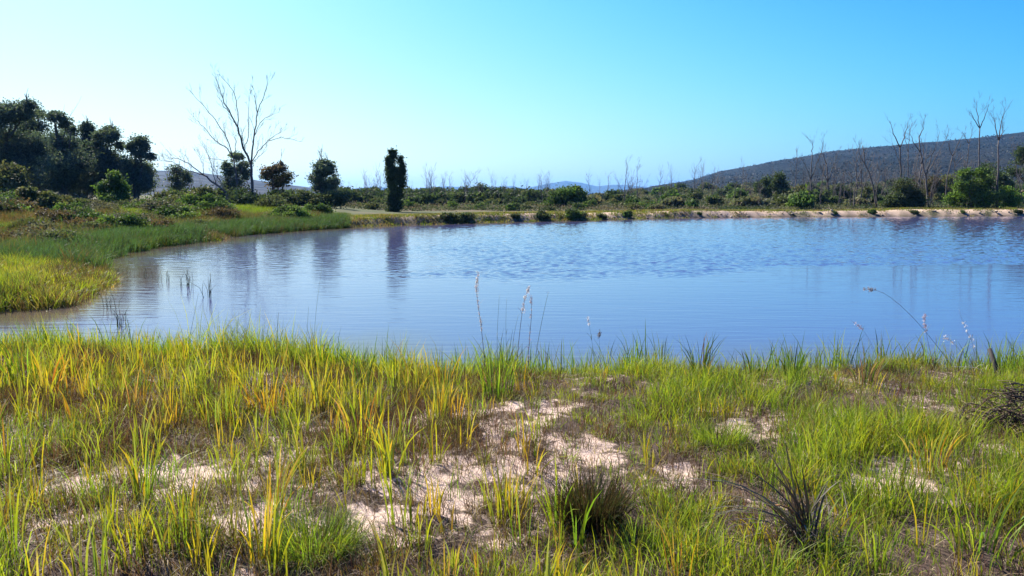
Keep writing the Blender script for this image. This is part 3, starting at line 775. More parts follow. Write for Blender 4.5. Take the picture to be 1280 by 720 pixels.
dead_px((1246, 262), 88, [[(1246, 262), (1249, 215), (1251, 175)], [(1251, 175), (1255, 152), (1262, 132)], [(1251, 175), (1247, 158), (1246, 145)], [(1251, 175), (1257, 165), (1257, 145)]], 'dead tree with three upright arms nearest the frame edge', .11)
dead_px((1206, 262), 99, [[(1206, 262), (1206, 210), (1208, 180)], [(1208, 180), (1212, 168), (1213, 160)], [(1208, 180), (1203, 172), (1200, 165)]], 'slim dead tree behind the left side of the lime bush', .06)
dead_px((1097, 262), 90, [[(1097, 262), (1090, 225), (1082, 205), (1079, 182)], [(1082, 205), (1075, 195), (1072, 185)]], 'dead tree bent left in front of the hill', .08)
dead_px((1067, 262), 92, [[(1067, 262), (1070, 235), (1078, 215)], [(1078, 215), (1081, 205), (1080, 192)]], 'short crooked dead tree beside the bent one', .07)
dead_px((1273, 262), 86, [[(1280, 255), (1271, 228), (1266, 205)], [(1266, 205), (1262, 190), (1264, 180)]], 'thin dead tree leaning over the rightmost lime bush', .05)
dead_px((1035, 258), 112, [[(1034, 258), (1034, 228), (1032, 205)], [(1032, 205), (1028, 195), (1025, 188)], [(1034, 228), (1040, 205), (1044, 190)], [(1034, 228), (1027, 212), (1022, 200)]], 'broad bare tree standing in the field below the hill', .12, twigs=1.5)
dead_px((1015, 262), 108, [[(1015, 262), (1014, 225), (1016, 190)], [(1016, 190), (1017, 182), (1016, 176)], [(1014, 225), (1008, 205), (1003, 196)], [(1014, 225), (1020, 205), (1026, 188), (1027, 178)]], 'tall thin bare tree left of the broad bare tree', .09, twigs=1.3)
dead_px((780, 262), 104, [[(780, 262), (780, 245), (781, 225)], [(781, 225), (782, 215), (783, 205)], [(780, 245), (775, 235), (772, 228)], [(780, 245), (786, 236), (790, 230)]], 'small bare tree right of the bright green round bush', .07)
dead_px((796, 262), 108, [[(796, 262), (796, 245), (796, 225)], [(796, 225), (796, 215), (797, 206)], [(796, 245), (802, 235), (806, 232)]], 'bare tree with a straight top beside the small bare tree', .06)
dead_px((588, 262), 120, [[(588, 262), (588, 240), (588, 228)], [(588, 228), (586, 224), (585, 222)], [(588, 228), (591, 224), (593, 221)]], 'forked bare tree left of the dark dome tree', .06)

# --- scattered dead trees: three forms, copied
protos = []
for k in range(4):
    root = empty('bare_tree', (0, 0, 0))
    t = Geo(); b = Geo()
    H = 5.5
    p = wiggle((0, 0, 0), (rng.uniform(-.4, .4), rng.uniform(-.4, .4), H), 8, 0.012)
    tube(t, p, np.linspace(0.07, 0.014, 8), BARK_GREY, 5)
    for j in range(2, 8):
        for q_ in range(2 + (j > 3)):
            an = rng.uniform(0, 6.28)
            sprout(b, p[j] + (p[j - 1] - p[j]) * rng.random(), np.array([math.cos(an), math.sin(an), 1.3]), rng.uniform(0.6, 1.5), 0.028 - 0.0022 * j, 1, BARK_GREY, 0.5, 0.15, 0.010, (1, 3))
    t.build('trunk', M_bark, root, smooth=True); b.build('branches', M_bark, root, smooth=True)
    protos.append([root, False])

def place(pl, px, D, sc, label, cat, group, dz=0.0):
    pr = pl[rng.integers(len(pl))]
    x_ = At(px, 250, D)[0]; loc = (x_, D, gz(x_, D) - 0.06 + dz)
    rz = rng.uniform(0, 6.28); s = (sc * rng.uniform(.85, 1.15), sc * rng.uniform(.85, 1.15), sc)
    if not pr[1]:
        o = pr[0]; o.location = loc; o.rotation_euler = (0, 0, rz); o.scale = s; pr[1] = True; tag(o, label, cat, group)
    else:
        o = copy_tree(pr[0], loc, rz, s, label, cat, group)
    return o

for k in range(70):
    px_ = rng.uniform(425, 690); D = rng.uniform(110, 165)
    place(protos, px_, D, rng.choice([0.55, 0.7, 0.85, 1.0], p=[.4, .35, .17, .08]) * D / 130, 'thin grey dead tree in the thicket beyond the sandy track', 'tree', 'dead trees of the thicket')
for k in range(34):
    px_ = rng.uniform(985, 1300); D = rng.uniform(90, 135)
    place(protos, px_, D, rng.uniform(0.8, 1.35) * D / 110, 'bare grey brown tree in the dead wood before the hill', 'tree', 'bare trees of the dead wood before the hill')
for k in range(90):
    px_ = rng.uniform(860, 1290) if rng.random() < .8 else rng.uniform(735, 860); D = rng.uniform(95, 230)
    place(protos, px_, D, rng.uniform(0.55, 1.0) * D / 140, 'thin grey dead tree scattered over the field below the hill', 'tree', 'dead trees of the field')
for k in range(16):
    px_ = rng.uniform(190, 425); D = rng.uniform(82, 110)
    place(protos, px_, D, rng.uniform(0.45, 0.8), 'thin grey dead tree in the dark thicket around the great dead tree', 'tree', 'dead trees around the great dead tree')

# --- bushes in the distance: forms, copied
def bush_proto(pal, tall, seed, name='shrub', leaf=0.11, n=420, lumps=6):
    g = Geo(); lb = []
    for k in range(lumps):
        an = rng.uniform(0, 6.28); r = rng.uniform(0, 0.55)
        hh = rng.uniform(0.35, 0.75) * tall
        lb.append((math.cos(an) * r, math.sin(an) * r, hh * 0.55, rng.uniform(.35, .55), rng.uniform(.35, .55), hh * 0.55))
    crown(g, lb, leaf, n, pal, 8, 0.3)
    for k in range(5):
        tube(g, wiggle((0, 0, -.05), (rng.uniform(-.5, .5), rng.uniform(-.5, .5), tall * .7), 4, .03), np.linspace(.03, .008, 4), BARK_DARK, 4)
    o = g.build(name, M_leaf)
    return [o, False]
B_dark = [bush_proto(PAL_DARK, 1.3, k) for k in range(2)] + [bush_proto(PAL_DARK + PAL_OLIVE, 1.1, k) for k in range(2)]
B_green = [bush_proto(PAL_GREEN, 1.1, k) for k in range(2)] + [bush_proto(PAL_OLIVE, 0.9, k) for k in range(2)]
B_left = [bush_proto(p_, t_, 0, 'heath_bush', 0.05, 1500, 7) for p_, t_ in [(PAL_OLIVE, .9), (PAL_GREEN[:3] + PAL_OLIVE, .8), ([(0.12, 0.11, 0.07), (0.09, 0.085, 0.06)], .7), (PAL_RUST, .7), (PAL_GREEN, .9)]]
B_heath = [bush_proto([(0.15, 0.155, 0.09), (0.12, 0.125, 0.075), (0.17, 0.14, 0.09)], 0.8, k) for k in range(2)]

for k in range(82):   # thicket wall beyond the track
    px_ = rng.uniform(420, 690); D = rng.uniform(105, 165)
    place(B_dark, px_, D, rng.uniform(2.0, 3.2) * D / 130, 'dark shrub in the thicket beyond the sandy track', 'shrub', 'dark shrubs of the thicket')
for k in range(22):
    px_ = rng.uniform(185, 430); D = rng.uniform(78, 120)
    place(B_dark + B_green[2:], px_, D, rng.uniform(1.1, 2.0), 'dark shrub in the thicket around the great dead tree', 'shrub', 'shrubs around the great dead tree')
for k in range(40):
    px_ = rng.uniform(425, 860) ; D = rng.uniform(88, 112)
    place(B_green, px_, D, rng.uniform(0.6, 1.25), 'green shrub in the strip just behind the far bank', 'shrub', 'shrubs behind the far bank')
for k in range(128):
    D = rng.uniform(88, 330) if rng.random() < .8 else rng.uniform(86, 120); px_ = rng.uniform(735, 1330)
    pl = B_green if rng.random() < .45 else (B_heath if rng.random() < .35 else B_dark)
    place(pl, px_, D, rng.uniform(1.0, 2.6) * (0.7 + D / 300), 'green shrub scattered over the field below the hill', 'shrub', 'shrubs of the field below the hill')
for k in range(120):
    px_ = rng.uniform(-90, 250) if rng.random() < .7 else rng.uniform(100, 400); D = rng.uniform(25, 66)
    if pond_sd([At(px_, 250, D)[0]], [D])[0] < 1.2: continue
    place(B_left, px_, D, rng.uniform(0.6, 1.7) * (.45 + D / 75), 'olive heath bush on the slope before the gum grove', 'bush', 'heath bushes before the gum grove')
# shoreline tussocks on the far bank
for px_, D, s in [(678 / 1, 0, .9), (558, 0, .8), (570, 0, 0.6), (583, 0, .8), (715, 0, .9), (727, 0, .6), (785, 0, .7), (645, 0, .5), (1090, 0, .55), (1145, 0, .5), (1205, 0, .4), (1275, 0, .6), (752, 0, .5), (610, 0, .4), (875, 0, .35), (1045, 0, .4)]:
    py_ = np.interp(px_, [p[0] for p in _shore_px], [p[1] for p in _shore_px])
    xx_, yy_ = G(px_, py_, WZ); yy_ += 0.6
    place(B_dark[2:] + B_green[:1], px_, yy_, s, 'dark tuft growing out of the far bank at the waterline', 'shrub', 'tufts along the far waterline')

# remaining prototypes never placed are removed
for pl in (protos, B_dark, B_green, B_heath, B_left):
    for pr in pl:
        if not pr[1]:
            for ch in list(pr[0].children): bpy.data.objects.remove(ch)
            bpy.data.objects.remove(pr[0])

# --- low scrub cover, uncountable
g = Geo()
n = 42000
D = 86 * (330 / 86) ** rng.random(n); px_ = rng.uniform(380, 1380, n)
xs = (px_ - 640) / F * D * 1.0; sdq = pond_sd(xs, D); zz = ground(xs, D, sdq)
ok = sdq > 5.0; xs, D_, zz = xs[ok], D[ok], zz[ok]
pal = np.array([(0.08, 0.09, 0.05), (0.13, 0.12, 0.075), (0.055, 0.07, 0.035), (0.14, 0.11, 0.08), (0.10, 0.13, 0.055)])
patch = (fbm(xs * .06, D_ * .06, 19, 3) * 6.5 - .8).clip(0, 4).astype(int)
for k in range(5):
    m = len(xs)
    o3 = rng.normal(size=(m, 3)) * np.array([.35, .35, .0]) * (D_ / 120)[:, None]
    h_ = np.abs(rng.normal(size=m)) * 0.25 * (D_ / 120) ** .5
    leaves(g, np.stack([xs, D_, zz + h_], 1) + o3, 0.16 * D_ / 120, pal[patch] * rng.uniform(.7, 1.25, (m, 1)), 1.8)
o = g.build('scrub', M_leaf); tag(o, kind='stuff')
# woods over the right-hand hill, seen as one mass
g = Geo()
n = 6000
az = rng.uniform(math.atan((700 - 640) / F), math.atan((1330 - 640) / F), n); rr_ = 445 * (1905 / 445) ** rng.random(n)
zz = np.array([hill_r(a_, r_) for a_, r_ in zip(az, rr_)])
cen = np.stack([rr_ * np.sin(az), rr_ * np.cos(az), zz], 1)
palh = np.array([(0.008, 0.011, 0.008), (0.011, 0.014, 0.009), (0.014, 0.015, 0.011), (0.012, 0.011, 0.010)])
sz = rng.uniform(0.4, 0.8, n) * (0.5 + rr_ / 900)
for k in range(6):
    leaves(g, cen + rng.normal(size=(n, 3)) * sz[:, None] * [1.0, 1.0, 0.6] + [0, 0, .8], sz * 1.1, palh[rng.integers(4, size=n)] * rng.uniform(.7, 1.3, (n, 1)), 1.4)
o = g.build('hillside_scrub', M_dry); tag(o, kind='stuff')

# ------------------------------------------------------------------ left bank vegetation
GREEN = np.array([0.058, 0.14, 0.016]); GREEN2 = np.array([0.125, 0.25, 0.020]); LIME = np.array([0.25, 0.335, 0.020]); YEL = np.array([0.44, 0.33, 0.025])
ORG = np.array([0.36, 0.15, 0.03]); STRAW = np.array([0.34, 0.26, 0.14]); BROWN = np.array([0.07, 0.042, 0.028]); DKGR = np.array([0.035, 0.075, 0.022])

def pickcol(n, cols, p, jit=0.18):
    c = np.array(cols)[rng.choice(len(cols), n, p=np.array(p) / np.sum(p))]
    return c * rng.uniform(1 - jit, 1 + jit, (n, 1)) * rng.uniform(0.93, 1.07, (n, 3))

def tufts(g, cx, cy, nb, rad, h, w, cols, p, tipmix, lean=0.35, S=3, z=None, droop=0.5):
    """tufts of blades round the given centres"""
    nt_ = len(cx)
    nb = np.broadcast_to(nb, nt_); idx = np.repeat(np.arange(nt_), nb); n = len(idx)
    h = np.broadcast_to(h, nt_)[idx]; w = np.broadcast_to(w, nt_)[idx]; rad = np.broadcast_to(rad, nt_)[idx]
    a = rng.uniform(0, 6.283, n); r = rad * np.sqrt(rng.random(n))
    x_ = cx[idx] + np.cos(a) * r; y_ = cy[idx] + np.sin(a) * r
    z_ = ground(x_, y_) - 0.01 if z is None else z
    tc = pickcol(nt_, cols, p, 0.2)[idx] * 0.65 + pickcol(n, cols, p, 0.2) * 0.35
    tip = tc * (1 - tipmix) + pickcol(n, [YEL, STRAW, ORG], [3, 2, 1])[:] * tipmix
    hh = h * rng.uniform(0.45, 1.1, n)
    az = a + rng.normal(size=n) * 0.7
    blades(g, np.stack([x_, y_, z_], 1), hh, w * rng.uniform(.7, 1.2, n), az, np.abs(rng.normal(size=n)) * lean * (0.3 + 0.9 * r / (rad + 1e-6)), tc * 0.8, tip, S, droop * rng.random(n))

def scatter(n, x0, x1, y0, y1, wfun):
    x_ = rng.uniform(x0, x1, n); y_ = rng.uniform(y0, y1, n)
    k = rng.random(n) < wfun(x_, y_)
    return x_[k], y_[k]

# headland and slope on the left
def w_left(x_, y_):
    s_ = pond_sd(x_, y_); az_ = x_ / y_
    return (s_ > -0.15) * (az_ > -0.80) * (az_ < -0.19 - .05 * vnoise(x_ * .4, y_ * .4, 5)) * (y_ > 12.0)
gl = Geo()
lx, ly = scatter(30000, -45, -2, 12.0, 62, w_left)
sdl = pond_sd(lx, ly)
zone = fbm(lx * 0.16, ly * 0.16, 23, 4)
d_head = (ly < 21 + 5 * (zone - .5))                                        # the headland of yellow-green reed
bright = (np.abs(lx / ly + 0.37) < 0.14 + .04 * (zone - .5)) & (ly > 46 + 16 * (zone - .5)) & (sdl > 5 + 8 * zone) & (fbm(lx * .3, ly * .2, 351, 3) > .40)     # the rise of brighter green grass
water_edge = (sdl < 1.6) & (ly > 22)
rest = ~(d_head | bright | water_edge)
hn = fbm(lx * .55, ly * .55, 341, 3); TEAL = np.array([0.038, 0.085, 0.040])
hh_ = (0.16 + .55 * fbm(lx * .8, ly * .8, 323, 3)) * (.75 + .35 * sm(.4, 3, sdl))
s_ = d_head & (hn < .5); tufts(gl, lx[s_], ly[s_], 60, .32, hh_[s_], .013, [GREEN2, LIME, GREEN, BROWN * 1.8], [3, 2, 3.4, 1.4], .25, .36)
s_ = d_head & (hn >= .5); tufts(gl, lx[s_], ly[s_], 56, .32, hh_[s_], .013, [LIME, YEL, GREEN2, STRAW * .8, BROWN * 1.8], [4, 1.3, 3, 1, 1], .25, .36)
s_ = d_head & (sdl < 1.0); tufts(gl, lx[s_], ly[s_], 60, .3, 0.36, .012, [BROWN * 1.2, BROWN * 2, STRAW * .35, GREEN * .6], [4, 2, 1.5, 1.4], .05, .55)
s_ = ~d_head & (sdl < 2.8) & (zone > .40); tufts(gl, lx[s_], ly[s_], 40, .34, 0.62, .018, [TEAL, TEAL * 1.3, GREEN * .8, BROWN], [4, 3, 1.6, .8], .03, .25, 3)
s_ = ~d_head & (sdl < 1.2) & (zone <= .40); tufts(gl, lx[s_], ly[s_], 34, .34, 0.34, .016, [BROWN * 1.6, BROWN, TEAL, STRAW * .4], [4, 3, 2, 1], .03, .4, 3)
s_ = bright; tufts(gl, lx[s_], ly[s_], 34, .38, 0.25 + .5 * zone[s_], .028, [GREEN2 * .9, LIME * .7, GREEN, STRAW * .5], [4, 2.4, 3, 1], .1, .35, 2)
s_ = water_edge & (zone > .5); tufts(gl, lx[s_], ly[s_], 34, .35, 0.38, .024, [GREEN, DKGR, GREEN2 * .8, BROWN * 1.6], [3, 2, 2, 1.3], .15, .3, 2)
s_ = rest & (zone < .52); tufts(gl, lx[s_], ly[s_], 24, .40, 0.16 + .75 * fbm(lx[s_] * .5, ly[s_] * .35, 321, 3) ** 1.5, .026, [BROWN * 1.7, STRAW * .42, ORG * .35, DKGR, GREEN * .8], [4, 2.4, 1.2, 2, 1.2], .06, .5, 2)
s_ = rest & (zone >= .52); tufts(gl, lx[s_], ly[s_], 24, .40, 0.34, .026, [GREEN * .8, GREEN2 * .6, LIME * .45, BROWN * 1.6, STRAW * .45], [3, 2.4, 1.4, 2, 1.4], .12, .45, 2)
s_ = rest & (fbm(lx * .45, ly * .3, 333, 3) > .52); tufts(gl, lx[s_], ly[s_], 16, .30, 0.75, .018, [BROWN * 1.6, DKGR, STRAW * .4, GREEN * .8], [3, 3, 1.5, 2], .05, .30, 3)
s_ = (sdl < 1.0) & (rng.random(len(lx)) < .5); tufts(gl, lx[s_], ly[s_], 16, .25, 0.50, .014, [DKGR, GREEN * .7, BROWN * 1.3], [3, 2, 3], .05, .35, 3)
o = gl.build('bank_grass', M_grass); tag(o, kind='stuff')

# grass along the far bank
gf = Geo()
n = 5200
px_ = rng.uniform(250, 1330, n); py_ = np.interp(px_, [p[0] for p in _shore_px], [p[1] for p in _shore_px])
DD = 2.15 * F / (py_ - 242.8) + rng.uniform(-.1, 9, n) ; xx_ = (px_ - 640) / F * DD
sdq = pond_sd(xx_, DD); lush = px_ < 860
keep = (sdq > 0.0) & (((sdq < 1.4) & (rng.random(n) < np.where(lush, .75, .22))) | ((sdq > 4.0) & (rng.random(n) < .85)) | ((sdq > 1.4) & (rng.random(n) < np.where(px_ > 660, .10, .05))))
tufts(gf, xx_[keep], DD[keep], 26, .45, .22, .05, [GREEN, LIME * .5, DKGR, STRAW * .6, BROWN * 2], [3, 1.4, 2.4, 1.8, 1.4], .2, .5, 2)
o = gf.build('far_grass', M_grass); tag(o, kind='stuff')

# pale stones on the left slope and along the far bank
def rock_geo(seed, col):
    import bmesh
    bm = bmesh.new(); bmesh.ops.create_icosphere(bm, subdivisions=3, radius=1)
    v = np.array([q_.co[:] for q_ in bm.verts]); f = np.array([[q_.index for q_ in p.verts] for p in bm.faces]); bm.free()
    a_ = fbm(v[:, 0] * 1.3 + seed, v[:, 1] * 1.3 + v[:, 2] * 1.7, seed, 3)
    v = v * (0.65 + 0.7 * a_)[:, None]
    for k in range(9):
        nrm = rng.normal(size=3); nrm /= np.linalg.norm(nrm); d = v @ nrm; lim = rng.uniform(.55, .8)
        v = v - np.clip(d - lim, 0, None)[:, None] * nrm
    g = Geo(); g.add(v * [1, .8, .55], f.ravel(), np.full(len(f), 3), col); return g
rocks = [[rock_geo(k + 3, np.array([.27, .22, .17])).build('rock', M_ground, smooth=False), False] for k in range(3)]
def place_rock(x_, y_, sc, label, group):
    pr = rocks[rng.integers(3)]
    o = pr[0] if not pr[1] else copy_tree(pr[0], (0, 0, 0), 0, 1)
    pr[1] = True
    o.location = (x_, y_, gz(x_, y_) + sc * .15); o.rotation_euler = (rng.uniform(-.3, .3), rng.uniform(-.3, .3), rng.uniform(0, 6)); o.scale = (sc, sc, sc)
    tag(o, label, 'rock', group)
for k in range(38):
    px_ = rng.uniform(855, 1300) if rng.random() < .85 else rng.uniform(740, 860); py_ = np.interp(px_, [p[0] for p in _shore_px], [p[1] for p in _shore_px])
    x_, y_ = G(px_, py_, WZ); y_ += rng.uniform(.15, 1.3)
    place_rock(x_ * y_ / (y_ - .5), y_, rng.uniform(.08, .22), 'pale boulder on the stony far bank beside the water', 'pale boulders of the far bank')
for px_, py_ in [(104, 297), (110, 302), (98, 294), (44, 362), (110, 310), (30, 296), (10, 337)]:
    x_, y_ = G(px_, py_, -.1)
    place_rock(x_, y_, .13, 'small pale stone lying in the grass of the left bank', 'pale stones of the left bank')

# ------------------------------------------------------------------ foreground grass
def halfw(y_): return 0.68 * y_ + 2.2

NX, NY = G(545, 474, -.3)
def w_fg(x_, y_):
    return (np.abs(x_) < halfw(y_)) * (pond_sd(x_, y_) > -0.05) * (((x_ - NX) / .22) ** 2 + ((y_ - NY) / 1.0) ** 2 > 1)

gg = Geo()
# fine grass everywhere but on the sand
fx, fy = scatter(22000, -9, 9, 1.7, 9.6, w_fg)
sd_f = pond_sd(fx, fy); sa = sand_mask(fx, fy); ptc = fbm(fx * 1.4, fy * 1.4, 83, 3)
keep = rng.random(len(fx)) < np.clip(1.05 - 1.12 * sa, 0.05, 1)
fx, fy, sd_f, sa, ptc = fx[keep], fy[keep], sd_f[keep], sa[keep], ptc[keep]
rgt = sm(-0.6, 0.8, fx)                                 # lusher, shorter and greener to the right
shore = sd_f < 1.5
bare = sm(.44, .36, fbm(fx * 2.3, fy * 2.3, 95, 3))
a_ = ~shore & (rng.random(len(fx)) < (0.30 + 0.66 * rgt) * (1 - .75 * bare))
tufts(gg, fx[a_], fy[a_], 20, .085, (1 - .38 * sm(5.2, 6.8, fy[a_]) * rgt[a_]) * (0.10 + 0.15 * rng.random(a_.sum())) * (.35 + 1.4 * sm(.3, .72, ptc[a_])), .0048, [GREEN, GREEN2, LIME, YEL * .8, STRAW * .7, BROWN], [2.2, 4.6, 5.0, 1.0, .4, 1.1], .2, .33)
a_ = ~shore & (rng.random(len(fx)) < 0.62 * (1.15 - rgt))
tufts(gg, fx[a_], fy[a_], 16, .08, 0.14, .0036, [BROWN * .8, BROWN * 1.5, STRAW * .6, GREEN * .8], [4, 2.6, 1.3, 1.2], .2, .55)
a_ = shore
gap = sm(.50, .40, fbm(fx * 1.9, fy * 1.1, 88, 3))
a_ = shore & (rng.random(len(fx)) > .85 * gap)
tall = 0.30 + 1.45 * sm(.42, .66, fbm(fx[a_] * 1.5, fy[a_] * .9, 87, 3)) ; tall = tall * (1.18 - .76 * sm(-.5, .3, fx[a_]))
tufts(gg, fx[a_], fy[a_], 24, .10, (0.17 + 0.24 * rng.random(a_.sum()) ** 1.5) * tall, .0066, [GREEN, GREEN2, LIME, YEL, DKGR, STRAW * .7, BROWN], [3, 4, 3.0, .8, 1.2, .6, .6], .25, .30)
a_ = shore & (fx < -.4) & (rng.random(len(fx)) < .45)
tufts(gg, fx[a_], fy[a_], 12, .08, rng.uniform(.22, .40, a_.sum()), .0075, [GREEN2 * 1.1, LIME, GREEN], [4, 3, 2], .1, .2, 4, droop=.2)
# sparse spiky blades and thin stems standing up against the water
a_ = shore & (rng.random(len(fx)) < .24 * np.where(fbm(fx * 1.6, fy, 89, 2) > .5, 2.2, .5))
tufts(gg, fx[a_], fy[a_], rng.integers(3, 9, a_.sum()), .05, rng.uniform(.22, .55, a_.sum()), .0085, [GREEN, DKGR, GREEN2, LIME, BROWN * 1.5], [3, 1.6, 3, 1.6, 1.2], .1, .22, 4, droop=.25)
o = gg.build('grass', M_grass); tag(o, kind='stuff')

# lying litter: broken stalks
gd = Geo()
n = 90000
x_ = rng.uniform(-8, 8, n); y_ = rng.uniform(2.0, 8.8, n); k = (np.abs(x_) < halfw(y_)) & (fbm(x_ * 2.0, y_ * 2.0, 101, 3) + .3 * rng.random(n) > .50); x_, y_ = x_[k], y_[k]
n = len(x_); a_ = rng.uniform(0, 6.283, n)
blades(gd, np.stack([x_, y_, ground(x_, y_) + .004 + .012 * rng.random(n)], 1), rng.uniform(.03, .16, n), rng.uniform(.002, .0045, n), a_, rng.uniform(1.35, 1.6, n), pickcol(n, [STRAW, BROWN, BROWN * 1.8, STRAW * .6], [1.3, 3.4, 2.0, 1.6], .3), pickcol(n, [STRAW, BROWN * 1.5], [.7, 3], .3), 3, rng.uniform(-.15, .1, n), twist=a_ + 1.57)
o = gd.build('dry_litter', M_dry); tag(o, kind='stuff')

# upright flat-leaved reeds, yellow and orange, strewn between
gr = Geo()
def reeddens(x_, y_):
    s_ = pond_sd(x_, y_)
    sa_ = sand_mask(x_, y_)
    n_ = fbm(x_ * 1.1, y_ * 1.1, 111, 3)
    left_band = sm(0.1, -0.7, x_) * sm(5.0, 5.6, y_) * sm(.6, 1.3, s_)
    low = sm(4.6, 3.4, y_) * .55
    right = .14 + .35 * sm(.48, .62, n_)
    w = np.maximum(np.maximum(left_band * (.45 + .9 * sm(.4, .6, n_)), low * sm(.42, .6, n_) + low * .45), right)
    return w * (1 - .72 * sa_) * (np.abs(x_) < halfw(y_)) * (s_ > 0)
rx_, ry_ = scatter(5200, -9, 9, 1.9, 9.2, reeddens)
lf = sm(.6, -.8, rx_)
pz = rng.random(len(rx_)) < lf
hh = rng.uniform(.15, .42, len(rx_)) * (1 - .45 * sm(5.2, 6.8, ry_) * sm(-.2, .8, rx_))
tufts(gr, rx_[pz], ry_[pz], rng.integers(5, 13, pz.sum()), .05, hh[pz], .0095, [LIME, YEL, GREEN2, ORG, GREEN], [4.4, 2.2, 3.8, .8, 1.7], .55, .20, 4, droop=.16)
tufts(gr, rx_[~pz], ry_[~pz], rng.integers(4, 9, (~pz).sum()), .05, hh[~pz] * .85, .0070, [LIME, YEL, GREEN2, GREEN, ORG], [4, 1.7, 4, 2, .5], .35, .22, 4, droop=.18)
st_x, st_y = scatter(13000, -8, 8, 2.0, 8.4, lambda a, b: (np.abs(a) < halfw(b)) * (fbm(a * 1.7, b * 1.7, 141, 3) > .45) * np.where(a < .8, 1, .75) * (pond_sd(a, b) > .6))
tufts(gr, st_x, st_y, 6, .05, .09 + .14 * rng.random(len(st_x)) ** 2, .0036, [BROWN * .7, BROWN * 1.4, np.array([.14, .06, .05])], [4, 2, 2], .05, .40, 3, droop=.3)
db_x, db_y = scatter(7000, -8, 2, 4.6, 8.2, lambda a, b: (np.abs(a) < halfw(b)) * sm(.40, .55, fbm(a * 1.2, b * 1.6, 151, 3)) * sm(.3, -1, a) * (pond_sd(a, b) > .4) * (1 - .8 * sand_mask(a, b)))
tufts(gr, db_x, db_y, 14, .09, .22, .0034, [BROWN * .7, BROWN * 1.3, np.array([.12, .055, .05]), STRAW * .5], [4, 2.5, 2, .8], .03, .45, 3, droop=.5)
dc_x, dc_y = scatter(5200, -8, 8, 2.0, 8.4, lambda a, b: (np.abs(a) < halfw(b)) * sm(.52, .6, fbm(a * 2.1, b * 2.6, 171, 3)) * (pond_sd(a, b) > .3) * (1 - .8 * sand_mask(a, b)))
tufts(gr, dc_x, dc_y, 16, .08, .15, .0034, [BROWN * .6, BROWN * 1.1, DKGR * .7, STRAW * .5], [4, 2.5, 2, .8], .03, .5, 3, droop=.5)
o = gr.build('reed_grass', M_grass); tag(o, kind='stuff')

# ------------------------------------------------------------------ single plants one can point at
def clump(name, label, cat, px, py, nb, h, w, cols, p, tipmix, lean=.3, rad=.06, droop=.3, group=None, mat=None, tilt=None, S=5):
    x0, y0 = G(px, py, 0.0); z0 = gz(x0, y0)
    g = Geo(); a_ = rng.uniform(0, 6.283, nb); r = rad * np.sqrt(rng.random(nb))
    c = pickcol(nb, cols, p); tip = c * (1 - tipmix) + pickcol(nb, [YEL, STRAW, ORG], [3, 2, 1]) * tipmix
    az_ = a_ + rng.normal(size=nb) * .4; le = np.abs(rng.normal(size=nb)) * lean + .04
    if tilt is not None:
        az_ = tilt[0] + rng.normal(size=nb) * tilt[1]; le = rng.uniform(.25, 1, nb) * lean * 2
    b_ = np.stack([x0 + np.cos(a_) * r, y0 + np.sin(a_) * r], 1)
    blades(g, np.concatenate([b_, (ground(b_[:, 0], b_[:, 1]) - .01)[:, None]], 1), h * rng.uniform(.55, 1.05, nb), w * rng.uniform(.7, 1.2, nb), az_, le, c * .8, tip, S, droop * rng.random(nb))
    o = g.build(name, mat or M_grass, origin=(x0, y0, z0)); tag(o, label, cat, group)
    return o

GY = [LIME, YEL, GREEN2]; GYp = [3, 3, 2]
clump('sedge_tussock', 'dark bristly sedge tussock on the sand at the centre', 'tussock', 738, 668, 1250, .29, .0036, [BROWN * .5, DKGR * .6, np.array([.022, .022, .02])], [3, 2.2, 3], .05, .34, .14, .25)
clump('reed_clump', 'bright green reed clump left of the dark bristly tussock', 'reeds', 698, 672, 18, .36, .011, [GREEN2, LIME], [2, 2], .15, .14, .05)
clump('reed_clump', 'two tall bright green blades before the dark tussock', 'reeds', 722, 700, 6, .36, .011, [GREEN2 * 1.1, LIME], [2, 1], .1, .08, .02)
clump('sedge_tussock', 'rounded green sedge tussock at the lower edge beside the sand', 'tussock', 395, 700, 1300, .20, .0030, [GREEN, GREEN2, DKGR, LIME], [3, 3, 2, 1.3], .2, .6, .19, .5)
clump('sedge_tussock', 'fresh green sedge tussock right of the sandy patch', 'tussock', 900, 560, 700, .17, .003, [GREEN2, GREEN, LIME], [3, 2, 2], .2, .5, .17, .4)
clump('reed_clump', 'tall yellow reed clump at the edge of the left sand patch', 'reeds', 178, 640, 18, .42, .012, GY, GYp, .4, .16, .05)
clump('reed_clump', 'yellow orange reed clump in front of the brown stubble', 'reeds', 340, 650, 20, .40, .012, [YEL, ORG, LIME], [3, 1, 2], .5, .2, .07)
clump('reed_clump', 'fan of yellow reeds at the left rim of the central sand', 'reeds', 488, 600, 26, .42, .012, GY, GYp, .5, .24, .09)
clump('reed_clump', 'dense yellow green reed clump before the water gap', 'reeds', 455, 560, 40, .44, .011, [LIME, YEL, GREEN2, ORG], [3, 3, 2, 1], .4, .2, .12)
clump('reed_clump', 'dark green upright reed clump below the feathery stalks', 'reeds', 622, 500, 60, .40, .010, [GREEN2, LIME, GREEN], [3, 2, 2], .2, .16, .12)
clump('reed_clump', 'slender yellow reeds rising from the central sand', 'reeds', 545, 585, 12, .30, .009, GY, GYp, .5, .2, .04)
clump('reed_clump', 'short yellow reed at the middle of the sand strip', 'reeds', 668, 600, 12, .24, .011, [YEL, LIME, STRAW], [3, 2, 1], .5, .3, .05)
clump('reed_clump', 'yellow reed clump at the bottom edge under the left sand', 'reeds', 325, 712, 16, .42, .013, GY, GYp, .5, .2, .06)
clump('reed_clump', 'leaning dark reed clump with spiky tips against the water', 'reeds', 875, 480, 34, .46, .010, [GREEN * .7, BROWN * 1.6, DKGR], [3, 2, 2], .1, .22, .08)
